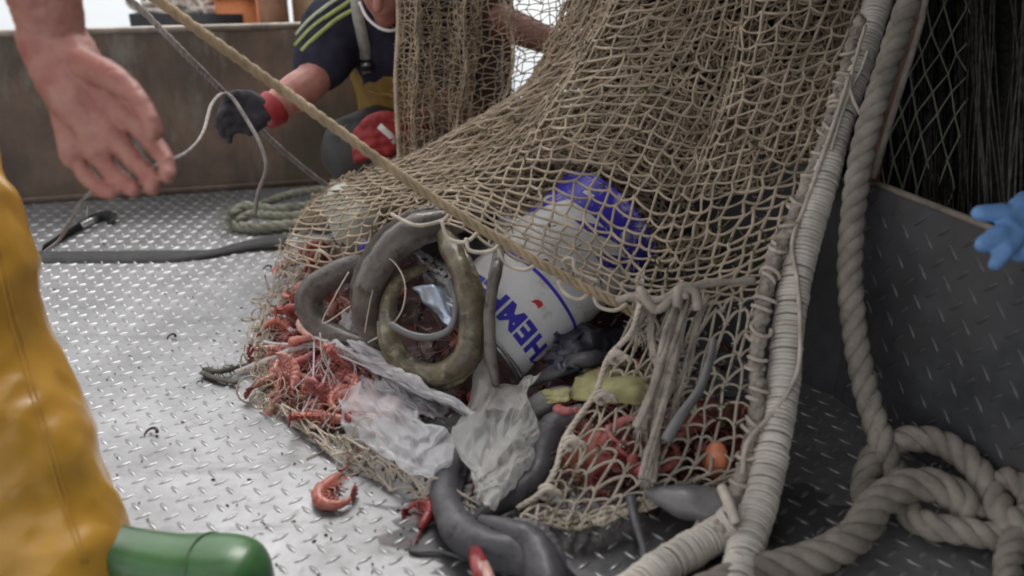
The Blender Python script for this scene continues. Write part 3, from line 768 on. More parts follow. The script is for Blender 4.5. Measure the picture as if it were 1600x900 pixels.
for i in range(46):
    c = G(362 + rg.randn() * 5, 345 + rg.randn() * 9, .025); e = c + rg.randn(3) * .022 + np.array((-.015, 0, 0)); addt(mb, [c, (c + e) / 2 + rg.randn(3) * .004, e], .0012, 4)
tag(mb.build('frayed_end', 'ropegreen', rb), kind='stuff')

# black webbing strap and its buckle
sp = thing('webbing_strap', tuple(G(250, 405)), 'flat black webbing strap lying across the deck beside the yellow trousers', 'strap')
q = cr(pts([dz(40, 405, .004), dz(120, 405, .004), dz(250, 403, .005), dz(330, 396, .008), dz(390, 383, .012), dz(450, 375, .018)]), 30)
wv = np.interp(np.linspace(0, 1, 30), [0, .5, .72, 1], [.072, .07, .03, .065])
mb = MB(); mb.addl(*ribbon(q, wv, .003, side=(0.05, 1, .25))); mb.build('band', 'webbing', sp)
q = cr(pts([dz(66, 390, .004), dz(100, 368, .012), dz(140, 345, .016), dz(172, 338, .01), dz(172, 350, .004)]), 24)
mb = MB(); mb.addl(*ribbon(q, .035, .003, side=(.5, 1, .6))); mb.build('folded_tail', 'webbing', sp)
mb = MB(); addt(mb, cr(pts([dz(105, 350, .02), dz(135, 318, .04), dz(136, 340, .015), dz(150, 338, .02)]), 14), .0035, 6); mb.build('buckle', 'steel', sp)
mb = MB(); mb.addl(*ribbon(cr(pts([dz(128, 352, .024), dz(152, 341, .026)]), 4), .016, .003, side=(.3, 1, .3))); mb.build('buckle_plate', 'steel', sp)

# grit, scales and slime specks scattered over the deck
for mname, cnt, sd, lab in (('netblack', 110, 61, 'dark grit and mud specks scattered over the steel deck'), ('fishpale', 160, 62, 'pale fish scales scattered over the steel deck')):
    rg = np.random.RandomState(sd); mb = MB()
    for i in range(cnt):
        c = G(rg.normal(520, 260), rg.uniform(360, 900), .0012); a = rg.rand() * 6.28; l_ = rg.uniform(.0012, .0048); d = np.array((math.cos(a), math.sin(a), 0)) * l_
        addt(mb, np.array([c - d, c + (0, 0, .0008), c + d]), np.array((.3, 1, .3)) * rg.uniform(.0008, .0022), 5)
    tag(mb.build('deck_grit', mname, None, origin=G(500, 700)), lab, 'grit', kind='stuff')
# scraps on the deck
for px, py, sc, lab in ((236, 678, 1., 'small dark curled scrap lying on the open deck near the yellow trousers'), (312, 600, .5, 'tiny black speck on the deck beside the end of the white strap'), (268, 528, .8, 'little flat brown scrap on the deck above the curled one'), (418, 355 + 65, .9, 'thin black bit of line on the deck just left of the net edge')):
    c = G(px, py, .003); a = np.linspace(0, 3.6, 10)
    mb = MB(); addt(mb, c + np.stack((np.cos(a) * .011 * sc, np.sin(a) * .009 * sc, .003 + .004 * np.sin(a * 1.3) * sc), -1), np.linspace(.0035, .0015, 10) * sc, 6)
    tag(mb.build('deck_scrap', 'mulch' if sc == 1 else 'netblack', None, origin=c), lab, 'scrap')
# ================================================================== THE CATCH
def heap(l, lift=.0, near=0.):
    """path lying on the heap: (px, py, lift) spots"""
    return np.array([P(a[0], a[1], HD(a[0], a[1], a[2]) - near) for a in l])
# mass under everything
def hp_fn(u, v):
    x = -.85 + 1.45 * u; y = 1.05 + 1.15 * v; return np.stack((x, y, heap_h(x, y)), -1)
V, F = grid_sheet(110, 90, hp_fn)
n_ = noise3(V, 26., 1) * .010 + noise3(V, 60., 2) * .006; V = V + np.stack((noise3(V, 40., 3) * .005, noise3(V, 40., 4) * .005, n_), -1)
V[:, 2] = np.maximum(V[:, 2], -.03)
F = [f for f in F if max(V[i][2] for i in f) > -.004]
mb = MB(); mb.addl(V, F); o = mb.build('catch_heap', 'mulch', None, origin=G(760, 700)); tag(o, 'wet dark red mass of crushed shrimps filling the bottom of the net', 'catch', kind='stuff')

# ---- paint can
cb, ct = P(950, 343, 1.83), P(782, 503, 1.735); ct = cb + (ct - cb) * 1.22
ax = (ct - cb); CL = np.linalg.norm(ax); ax /= CL; CR_ = .123
toc = np.array((0, 0, CAM_H)) - (cb + ct) / 2; e1 = toc - ax * (toc @ ax); e1 /= np.linalg.norm(e1); e2 = np.cross(ax, e1)
CM = Matrix(((e1[0], e2[0], ax[0], cb[0]), (e1[1], e2[1], ax[1], cb[1]), (e1[2], e2[2], ax[2], cb[2]), (0, 0, 0, 1)))
can = bpy.data.objects.new('paint_can', None); COL.objects.link(can); can.matrix_world = CM; can.empty_display_size = .05
tag(can, 'white and blue paint can lying on its side half under the net, lettered HEMPEL', 'paint can')
def canpart(name, prof, m, k=56, smooth=True, edit=None):
    V, F = lathe(prof, k); V = np.array(V)
    if edit is not None: V = edit(V)
    o = link(name, mesh_from(name, V, F, smooth), can, m); return o
def dent(V):
    a = np.arctan2(V[:, 1], V[:, 0]); z = V[:, 2] / CL
    f = 1 - .05 * np.exp(-((a + .55) / .35) ** 2 - ((z - .45) / .2) ** 2) - .035 * np.exp(-((a - .7) / .3) ** 2 - ((z - .62) / .16) ** 2)
    V[:, :2] *= f[:, None]; return V
zz = np.linspace(.006, CL - .004, 40)
body = canpart('body', [(CR_ - .002, .004)] + [(CR_ + .0012 * (abs(z - CL * .86) < .006) , z) for z in zz], 'canwhite', edit=dent)
canpart('bottom_rim', [(CR_ - .006, .002), (CR_ + .001, -.002), (CR_ + .003, .001), (CR_ + .003, .005), (CR_ - .001, .008)], 'canblue')
canpart('bottom', [(.0005, .006), (CR_ - .012, .006), (CR_ - .006, .001)], 'canblue')
canpart('blue_band', [(CR_ + .0006, z) for z in np.linspace(.0085, .074, 10)], 'canblue', edit=dent)
canpart('top_rim', [(CR_ - .002, CL - .004), (CR_ + .003, CL - .002), (CR_ + .003, CL + .003), (CR_ - .004, CL + .003), (CR_ - .008, CL - .004)], 'tin')
canpart('lid', [(CR_ - .010, CL - .004), (CR_ - .012, CL - .010), (.0005, CL - .010)], 'tin')
def canpatch(name, m, a0, a1, z0, z1, lift, shear=0., n=14):
    U, Vv = np.meshgrid(np.linspace(0, 1, n), np.linspace(0, 1, n)); a = a0 + (a1 - a0) * U + shear * Vv; z = z0 + (z1 - z0) * Vv
    V = np.stack(((CR_ + lift) * np.cos(a), (CR_ + lift) * np.sin(a), z), -1).reshape(-1, 3); V = dent(V)
    i = np.arange(n - 1)[:, None] * n + np.arange(n - 1)[None]; F = np.stack((i, i + 1, i + n + 1, i + n), -1).reshape(-1, 4).tolist()
    return link(name, mesh_from(name, V, F), can, m)
for a0, h_ in ((-.95, .05), (-.35, .03), (.75, .06)): canpatch('blue_stripe', 'canblue', a0, a0 + .30, .075, .075 + h_, .0008, .45)
canpatch('white_mark', 'white', .42, .62, .038, .0465, .0014)
def lettering(txt, size, arc, zc, a_c, m, bold):
    cu = bpy.data.curves.new('lettering', 'FONT'); cu.body = txt; cu.size = size; cu.align_x = 'CENTER'; cu.offset = bold; cu.space_character = 1.12; cu.resolution_u = 4
    o = bpy.data.objects.new('tmp', cu); COL.objects.link(o); dg = bpy.context.evaluated_depsgraph_get(); dg.update()
    me = bpy.data.meshes.new_from_object(o.evaluated_get(dg)); bpy.data.objects.remove(o)
    bm = bmesh.new(); bm.from_mesh(me); xs = [v.co.x for v in bm.verts]; ys = [v.co.y for v in bm.verts]; x0, x1 = min(xs), max(xs); y0, y1 = min(ys), max(ys)
    for t in np.linspace(x0, x1, 46)[1:-1]:
        bmesh.ops.bisect_plane(bm, geom=bm.verts[:] + bm.edges[:] + bm.faces[:], plane_co=(t, 0, 0), plane_no=(1, 0, 0))
    for v in bm.verts:
        x = (v.co.x - (x0 + x1) / 2) / (x1 - x0) * arc; y = v.co.y - (y0 + y1) / 2
        q = dent(np.array([((CR_ + .0012) * math.cos(a_c + x), (CR_ + .0012) * math.sin(a_c + x), zc + y)]))[0]
        v.co = q
    bm.to_mesh(me); bm.free(); return link('lettering', me, can, m)
inv = CM.inverted()
def can_hit(px, py):
    o = inv @ Vector((0, 0, CAM_H)); d = (inv.to_3x3() @ Vector(P(px, py, 1.) - np.array((0, 0, CAM_H)))).normalized()
    a = d.x ** 2 + d.y ** 2; b = 2 * (o.x * d.x + o.y * d.y); c = o.x ** 2 + o.y ** 2 - CR_ ** 2; D = max(0, b * b - 4 * a * c); t = (-b - math.sqrt(D)) / (2 * a); q = o + d * t
    return math.atan2(q.y, q.x), q.z
aH, zH = can_hit(836, 545); aL, zL = can_hit(748, 437); aM, zM = can_hit(797, 492)
lettering('HEMPEL', .058, abs(aL - aH) * 1.2, zM, (aH + aL) / 2, 'inkblue', .0028)
aR, zR = can_hit(840, 474)
zB = can_hit(887, 478)[1]; canpart('blue_ring', [(CR_ + .0008, z) for z in np.linspace(zB, zB + .007, 4)], 'canblue', edit=dent)
mb = MB(); V = [( (CR_ + .0016) * math.cos(aR + x / CR_), (CR_ + .0016) * math.sin(aR + x / CR_), zR + y) for x, y in ((-.010, -.006), (-.002, -.008), (.006, -.004), (.012, .008), (.002, .004), (-.008, .006))]
link('red_mark', mesh_from('red_mark', dent(np.array(V)), [[0, 1, 2, 3, 4, 5]]), can, 'canred')
hm = MB(); a = np.linspace(-1.9, 1.9, 40); addt(hm, np.stack((np.cos(a) * (CR_ + .006), np.sin(a) * (CR_ + .006), CL - .02 + .016 * np.cos(a * .8)), -1), .0018, 6)
link('handle', mesh_from('handle', np.concatenate(hm.V), hm.F), can, 'steel')

# ---- eels and fish
def fish_tube(name, path, rad, m, lab, cat, flat=1., fin=None, n=60, eye=None, mouth=False):
    q = cr(np.column_stack((path, rad)), n); p, r = q[:, :3], np.maximum(q[:, 3], .002)
    p = p + np.stack([noise3(p, 9., 11 + j_) for j_ in range(3)], -1) * min(.007, r.max() * .28)
    t = thing(name, tuple(path[0]), lab, cat)
    mb = MB(); V, F = tube(p, r, 16, round_caps=True, flat=flat); V = np.array(V); cen = np.repeat(np.vstack((np.repeat(p[:1], 3, 0), p, np.repeat(p[-1:], 3, 0))), 16, 0); V = cen + (V - cen) * (1 + .16 * noise3(V, 17., 6) + .10 * noise3(V, 46., 7))[:, None]; mb.addl(V, F); mb.build('body', m, t)
    if fin:
        T, N, B = frames(p); c = p - np.array((0, 0, CAM_H)); s = np.cross(T, c); s /= np.linalg.norm(s, axis=1)[:, None]
        a, b = int(n * fin[0]), int(n * fin[1]); h = fin[2]; sg = fin[3] if len(fin) > 3 else 1
        base = p[a:b] + s[a:b] * (r[a:b] * .82)[:, None] * sg; k = np.arange(b - a); prof = np.sin(np.pi * np.linspace(.04, .96, b - a)) ** .6 * (1 + .15 * np.sin(k * 2.1))
        tip = p[a:b] + s[a:b] * (r[a:b] * .95 + h * prof)[:, None] * sg + T[a:b] * h * .3
        nn = np.cross(s[a:b], T[a:b]) * .0008; V = np.concatenate((base - nn, tip - nn * .4, tip + nn * .4, base + nn)); m_ = b - a
        F = []
        for j in range(3):
            for i in range(m_ - 1): F.append([j * m_ + i, j * m_ + i + 1, (j + 1) * m_ + i + 1, (j + 1) * m_ + i])
        mb = MB(); mb.addl(V, F); mb.build('fin', m, t)
    if eye:
        T, N, B = frames(p); i = int(n * eye[0]); c = np.array((0, 0, CAM_H)) - p[i]; c = c - T[i] * (c @ T[i]); c /= np.linalg.norm(c)
        for sg in ((1,) if len(eye) < 3 else (1, -1)):
            dr = c * .75 + np.cross(T[i], c) * .6 * sg; dr /= np.linalg.norm(dr); mb = MB(); e = p[i] + dr * r[i] * .93
            addt(mb, [e - dr * .003, e, e + dr * .0025], [eye[1], eye[1], eye[1] * .6], 10); mb.build('eye', 'eye', t)
    return t
def hl(l, near): return heap([(a, b, c) for a, b, c in l], near=near)
def pd(l): return PA(np.array(l, float))
fish_tube('conger_eel', pd([(745, 330, 1.74), (700, 345, 1.70), (650, 362, 1.675), (605, 395, 1.67), (578, 445, 1.675), (575, 500, 1.70), (600, 550, 1.72)]), [.022, .028, .032, .0325, .030, .026, .018], 'eelgrey',
          'big smooth grey brown eel arching out from under the net hem left of the can', 'eel', fin=(.1, .8, .010, -1))
fish_tube('conger_eel', pd([(590, 398, 1.80), (545, 418, 1.79), (505, 440, 1.785), (483, 470, 1.785), (492, 505, 1.78), (530, 528, 1.76), (570, 540, 1.75)]), [.02, .025, .028, .028, .027, .024, .018], 'eelgrey',
          'smaller grey eel bent in a hook among the red shrimps at the left', 'eel')
fish_tube('moray_eel', pd([(690, 352, 1.72), (705, 390, 1.62), (727, 440, 1.57), (738, 500, 1.555), (727, 556, 1.56), (685, 585, 1.575), (640, 572, 1.60), (612, 530, 1.62), (608, 480, 1.66), (625, 440, 1.68), (660, 420, 1.70)]),
          [.016, .0195, .0215, .0235, .0235, .0225, .0215, .0195, .017, .013, .009], 'eelolive', 'olive mottled eel curled into a ring in front of the can', 'eel', fin=(.08, .8, .007, 1), n=110)
fish_tube('grey_hose', pd([(612, 508, 1.60), (640, 522, 1.59), (672, 527, 1.585), (703, 514, 1.585), (713, 478, 1.59), (705, 440, 1.62)]), [.0065] * 6, 'fishpale', 'thin pale grey tube curved inside the ring of the olive eel', 'hose')
fish_tube('ribbon_fish', pd([(782, 380, 1.63), (776, 410, 1.55), (768, 450, 1.53), (764, 500, 1.52), (768, 550, 1.515), (776, 600, 1.51)]), [.008, .0115, .0105, .0105, .011, .008], 'eelgrey', 'narrow dark eel lying across the lettering of the paint can', 'eel', flat=.6)
fish_tube('dogfish', np.array([P(*a) for a in [(735, 655, HD(735, 655) - .05), (712, 700, HD(712, 700) - .05), (695, 750, HD(695, 750) - .04), (705, 805, DG(705, 805, .032)), (745, 850, DG(745, 850, .034)), (800, 872, DG(800, 872, .034)), (850, 890, DG(850, 890, .028)), (885, 905, DG(885, 905, .018))]]),
          [.013, .017, .021, .024, .027, .027, .023, .012], 'fishdark', 'smooth grey dogfish sliding off the heap onto the deck at the bottom of the net', 'fish', fin=(.1, .45, .012, 1))
fish_tube('blue_grey_fish', np.array([P(*a) for a in [(755, 812, DG(755, 812, .06)), (790, 830, DG(790, 830, .056)), (825, 860, DG(825, 860, .045)), (850, 905, DG(850, 905, .035)), (860, 950, DG(860, 950, .03))]]),
          [.007, .017, .026, .028, .02], 'fishdark', 'dark blue grey fish with a bluish belly lying over the dogfish at the bottom', 'fish', fin=(.2, .7, .010, 1), eye=(.12, .005))
mb = MB(); addt(mb, pts([dz(742, 856, .056), dz(747, 874, .057), dz(752, 892, .058), dz(760, 925, .050)]), [.008, .0125, .0125, .010], 8, flat=.5); o = mb.build('gill_flesh', 'gill', None, origin=G(750, 870)); tag(o, 'strip of raw red flesh on the dogfish at the bottom of the picture', 'fish flesh')
mb = MB(); addt(mb, pts([dz(757, 878, .070), dz(764, 902, .068), dz(772, 940, .060)]), [.005, .008, .008], 8, flat=.5); tag(mb.build('pink_flesh', 'pinkflesh', None, origin=G(760, 890)), 'pale pink strip beside the raw red flesh at the bottom edge', 'fish flesh')
mb = MB(); addt(mb, cr(pts([dz(640, 845, .004), dz(645, 862, .004), dz(690, 862, .006), dz(730, 875, .008)]), 16), [.003] * 16, 6); tag(mb.build('dark_tail', 'fishdark', None, origin=G(680, 862)), 'thin dark tail curling on the deck left of the dogfish', 'tail')
fish_tube('black_eel', np.array([P(a, b, HD(a, b) - c) for a, b, c in [(905, 640, .05), (870, 665, .05), (850, 705, .045), (838, 745, .045), (805, 778, .04), (770, 795, .04), (740, 812, .03)]]), [.012, .026, .026, .022, .019, .015, .006], 'fishdark',
          'dark blue grey eel running down between the white bag and the net edge', 'eel')
fish_tube('slate_fish', np.array([P(a, b, HD(a, b) - c) for a, b, c in [(985, 560, .04), (930, 560, .05), (880, 575, .05), (830, 600, .04)]]), [.008, .020, .022, .010], 'fishdark', 'dark fish lying under the net edge below the can', 'fish', flat=.6)
fish_tube('grey_fish', np.array([P(a, b, HD(a, b) - c) for a, b, c in [(905, 612, .03), (860, 625, .045), (820, 650, .045), (800, 690, .03)]]), [.010, .026, .030, .016], 'fishpale', 'pale grey fish behind the dark eel beside the white bag', 'fish', flat=.7)
fish_tube('whiting', np.array([P(a, b, DG(a, b, z)) for a, b, z in [(1020, 770, .045), (1070, 785, .045), (1120, 790, .045), (1160, 775, .04)]]), [.012, .030, .032, .018], 'fishpale', 'pale grey fish on the deck under the net by the orange lump', 'fish', flat=.8)
mb = MB(); q = P(1119, 719, HD(1119, 719) - .06); V, F = tube([q - (0, 0, .014), q, q + (0, 0, .014)], [.018, .0235, .018], 18, round_caps=True); V = np.array(V); V += (noise3(V, 60., 2) * .002)[:, None]; mb.addl(V, F)
tag(mb.build('orange_lump', 'orangeball', None, origin=q), 'round glossy orange lump bulging through the net at the lower right', 'roe')
fish_tube('red_fish', np.array([P(a, b, HD(a, b) - c) for a, b, c in [(880, 745, -.01), (905, 715, .005), (945, 700, .01), (985, 690, .005), (1010, 690, 0)]]), [.010, .030, .038, .032, .014], 'redfish', 'thick dull red fish behind the net at the left of the lower right catch', 'fish', flat=.8)
fish_tube('red_fish', np.array([P(a, b, HD(a, b) - c) for a, b, c in [(1045, 690, -.01), (1080, 660, .005), (1125, 645, .01), (1170, 640, 0)]]), [.010, .027, .030, .014], 'redfish', 'dull red fish behind the net between the slender fish and the bound rope', 'fish', flat=.8)
# foil can corner inside the eel ring
V, F = thick_sheet([[(645, 447, 1.66), (672, 446, 1.65), (698, 452, 1.65)], [(668, 478, 1.65), (690, 478, 1.635), (712, 482, 1.64)], [(702, 512, 1.63), (709, 512, 1.63), (716, 508, 1.635)]], 14, 14, .004, disp=lambda p: p + (noise3(p.reshape(-1, 3), 70., 3) * .004).reshape(p.shape[:2])[..., None])
mb = MB(); mb.addl(V, F); tag(mb.build('foil_scrap', 'foil', None, origin=P(690, 500, 1.64)), 'crumpled blue silver foil inside the ring of the olive eel', 'foil')

# ---- milky bottle under the net at the left
ba, bb_ = P(536, 314, 2.06), P(566, 376, 1.98); bx = (bb_ - ba) / np.linalg.norm(bb_ - ba); BL = np.linalg.norm(bb_ - ba) + .03
prof = [(.0005, 0), (.036, 0), (.048, .006), (.053, .02), (.053, .045), (.051, .05), (.053, .056), (.053, BL - .05), (.046, BL - .03), (.022, BL - .012), (.013, BL - .008), (.013, BL + .004)]
qz = Vector(bx).to_track_quat('Z', 'Y')
bt = bpy.data.objects.new('plastic_bottle', None); COL.objects.link(bt); bt.location = tuple(ba - bx * .015); bt.rotation_mode = 'QUATERNION'; bt.rotation_quaternion = qz
tag(bt, 'milky pale green plastic bottle caught under the netting at the left of the heap', 'bottle')
V, F = lathe(prof, 28); V = np.array(V); V[:, :2] *= (1 + .06 * noise3(V, 22., 5))[:, None]; link('body', mesh_from('body', V, F), bt, 'bottle')
V, F = lathe([(.0005, BL + .018), (.014, BL + .018), (.015, BL + .012), (.015, BL)], 20); link('cap', mesh_from('cap', V, F), bt, 'canblue')

# ---- plastic bags, film, straps
def crumple(amp, s, seed):
    def f(p):
        q = p.reshape(-1, 3); a = 1 - 2 * np.abs(noise3(q, s, seed)); b = 1 - 2 * np.abs(noise3(q, s * 2.3, seed + 1)); c = noise3(q, s * .6, seed + 2)
        d = (np.array((0, 0, CAM_H)) - q); d /= np.linalg.norm(d, axis=1)[:, None]; up = np.stack((noise3(q, s, seed + 4), noise3(q, s, seed + 5), noise3(q, s, seed + 6)), -1)
        return (q + d * (amp * (a * .8 + b * .6 + c * .8))[:, None] + up * amp * .95).reshape(p.shape)
    return f
def bagc(rows, near): return [[(x, y, HD(x, y) - near - dn) for (x, y, dn) in r] for r in rows]
def puff(a): return lambda u, v: a * np.sin(np.pi * u) * np.sin(np.pi * v)
def bag(name, rows, near, m, lab, cat, nx=90, ny=90, t=.001, amp=.010, s=20., seed=1, pf=.012, rag=1.):
    def fold(u, v):
        sh = u.shape; uv = np.stack((u.ravel(), v.ravel(), 0 * u.ravel()), -1)
        w1, w2 = noise3(uv, 2.2, seed + 3), noise3(uv, 2.6, seed + 8)
        q = uv + np.stack((w1 * .22, w2 * .22, 0 * w1), -1); th = .5 + seed
        d1 = q @ np.array((math.cos(th), math.sin(th), 0)); d2 = q @ np.array((-math.sin(th), math.cos(th), 0))
        a = 1 - 2 * np.abs(noise3(np.stack((d1 * 5.5, d2 * 1.1, 0 * d1), -1), 1., seed)); b = 1 - 2 * np.abs(noise3(np.stack((d1 * 2.2, d2 * 8, 0 * d1), -1), 1., seed + 1)); c = 1 - 2 * np.abs(noise3(q, 17., seed + 2))
        o = np.zeros(sh + (3,)); o[..., 2] = (-amp * (a * 2.0 + b * .55 + c * .08)).reshape(sh)
        o[..., 0] = (noise3(uv, 5., seed + 5) * 14 * rag + noise3(uv, 13., seed + 5) * 6 * rag).reshape(sh); o[..., 1] = (noise3(uv, 5., seed + 6) * 14 * rag + noise3(uv, 13., seed + 7) * 6 * rag).reshape(sh); return o
    V, F = thick_sheet(bagc(rows, near), nx, ny, t, fold=fold, bulge=puff(pf)); mb = MB(); mb.addl(V, F)
    o = mb.build(name, m, None, origin=P(*bagc(rows, near)[-1][0])); return tag(o, lab, cat)
bag('plastic_bag', [[(527, 592, .0), (560, 588, .01), (590, 596, .02), (615, 612, .01)], [(524, 622, .01), (565, 625, .03), (612, 640, .035), (655, 655, .02)], [(530, 655, .01), (580, 672, .035), (635, 685, .04), (690, 680, .025)], [(545, 680, .0), (600, 705, .02), (650, 730, .03), (706, 722, .02)], [(575, 695, .0), (620, 722, .01), (665, 742, .015), (690, 738, .0)]], .045, 'film',
    'crumpled cloudy white plastic bag spilling over the lower left lip of the net', 'plastic bag', seed=1, amp=.012)
bag('plastic_bag', [[(745, 552, .0), (762, 560, .01), (788, 600, .01), (812, 590, .01), (838, 580, .0)], [(742, 590, .01), (765, 610, .03), (790, 625, .035), (815, 615, .03), (833, 605, .0)], [(715, 655, .01), (750, 650, .035), (785, 660, .045), (815, 665, .03), (838, 665, .0)], [(706, 685, .0), (742, 700, .03), (780, 710, .04), (812, 715, .03), (838, 710, .0)], [(730, 725, .0), (748, 745, .02), (772, 755, .03), (795, 750, .02), (815, 740, .0)], [(740, 770, .0), (750, 785, .01), (765, 795, .01), (780, 785, .01), (795, 765, .0)]], .060, 'film2',
    'torn cream white plastic bag hanging in the net mouth below the olive eel', 'plastic bag', seed=7, amp=.015)
bag('plastic_film', [[(478, 508, .0), (500, 505, .015), (530, 520, .02)], [(490, 530, .01), (545, 540, .025), (575, 545, .025)], [(555, 560, .01), (610, 575, .03), (640, 585, .03)], [(620, 600, .01), (660, 605, .03), (690, 615, .02)], [(700, 630, .0), (735, 650, .01), (745, 655, .0)]], .085, 'filmband',
    'folded white plastic strip running from the shrimps down between the two bags', 'plastic film', nx=30, ny=80, amp=.006, seed=12, pf=.004)
bag('plastic_sheet', [[(535, 488, .0), (556, 484, .01), (576, 480, .0)], [(530, 505, .0), (552, 505, .01), (574, 498, .0)], [(520, 530, .0), (545, 528, .01), (566, 512, .0)]], .095, 'filmband', 'small flat white plastic piece between the two grey eels', 'plastic sheet', nx=20, ny=20, amp=.006, seed=15, pf=.003, rag=.4)
bag('clear_film', [[(560, 545, .0), (585, 560, .02), (600, 560, .0)], [(590, 600, .01), (620, 605, .03), (650, 600, .0)], [(640, 640, .01), (680, 650, .03), (700, 640, .0)]], .05, 'filmclear', 'clear plastic film stretched between the white strip and the lower bag', 'plastic film', nx=30, ny=30, amp=.008, seed=18, pf=.003)
bag('yellow_sheet', [[(920, 560, .0), (960, 558, .01), (1010, 566, .015), (1050, 585, .01)], [(900, 590, .01), (950, 592, .02), (1010, 600, .02), (1075, 610, .01)], [(880, 620, .0), (940, 628, .01), (1010, 632, .01), (1080, 632, .0)]], .045, 'yellow', 'dull yellow plastic sheet behind the net below the frayed ropes', 'plastic sheet', nx=36, ny=20, amp=.002, seed=21, pf=.002, rag=.4)
bag('yellow_scrap', [[(842, 612, .0), (865, 608, .01), (890, 604, .0)], [(838, 628, .0), (862, 630, .01), (888, 626, .0)]], .06, 'yellow', 'small yellow scrap left of the knotted cord, above the dark eel', 'plastic scrap', nx=14, ny=10, amp=.004, seed=23, pf=.002, rag=.25)
bag('slate_bag', [[(880, 500, .0), (925, 505, .02), (980, 520, .0)], [(860, 540, .0), (910, 545, .02), (960, 560, .0)], [(850, 575, .0), (890, 580, .02), (930, 590, .0)]], .03, 'slate', 'dark blue grey plastic bag tucked below the can', 'plastic bag', nx=30, ny=24, amp=.014, seed=25, pf=.012)
st = thing('plastic_strap', tuple(G(380, 580)), 'narrow white plastic strap sticking out of the heap over the open deck', 'strap')
mb = MB(); mb.addl(*ribbon(cr(np.array([P(368, 583, DG(368, 583, .01)), P(420, 562, HD(420, 562) - .06), P(475, 541, HD(475, 541) - .08), P(548, 535, HD(548, 535) - .09)]), 20), .0125, .0018)); mb.build('band', 'strapwhite', st)
st = thing('plastic_loop', tuple(G(410, 520)), 'looped pale plastic strap at the left tip of the heap', 'strap')
mb = MB(); mb.addl(*ribbon(cr(np.array([P(a, b, HD(a, b) - c) for a, b, c in [(392, 532, .03), (400, 508, .05), (416, 497, .06), (440, 505, .07), (462, 520, .06)]]), 22), .008, .0016)); mb.build('band', 'strapwhite', st)
mb = MB(); mb.addl(*ribbon(cr(np.array([P(a, b, HD(a, b) - c) for a, b, c in [(398, 528, .05), (430, 537, .07), (500, 538, .085)]]), 16), .006, .0016)); mb.build('tie', 'strapwhite', st)
q = np.array([P(318, 578, DG(318, 578, .008)), P(345, 580, DG(345, 580, .012)), P(380, 572, DG(380, 572, .012)), P(405, 570, HD(405, 570) - .03)])
mb = MB(); addt(mb, cr(q, 20), .0055, 7); addt(mb, cr(np.array([q[0] + (.0, -.01, 0), P(340, 592, DG(340, 592, .008)), P(372, 598, DG(372, 598, .008))]), 14), .007, 7, flat=.5)
fuzz(mb, q, .006, 80, .014, r=.0008, seed=31); tag(mb.build('dark_rag', 'netblack2', None, origin=q[0]), 'frayed dark twist of twine lying on the deck under the white strap', 'twine')

# thin white strands torn from the strip
sn = bpy.data.objects.new('torn_strands', None); COL.objects.link(sn); sn.location = tuple(P(520, 530, HD(520, 530) - .1)); tag(sn, 'thin torn white plastic strands fanning from the folded strip over the shrimps', 'plastic strands')
rg = np.random.RandomState(9)
for i in range(17):
    x0, y0 = rg.uniform(485, 560), rg.uniform(512, 545); x2, y2 = (rg.uniform(430, 560), rg.uniform(590, 680)) if i < 10 else (rg.uniform(600, 720), rg.uniform(600, 670))
    x1, y1 = (x0 + x2) / 2 + rg.randn() * 22, (y0 + y2) / 2 + rg.randn() * 12
    mb = MB(); mb.addl(*ribbon(cr(np.array([P(a, b, HD(a, b) - c) for a, b, c in ((x0, y0, .09), (x1, y1, .07 + rg.rand() * .02), (x2, y2, .045))]), 14), rg.uniform(.0012, .0042), .0006)); mb.build('strand', 'filmband', sn)

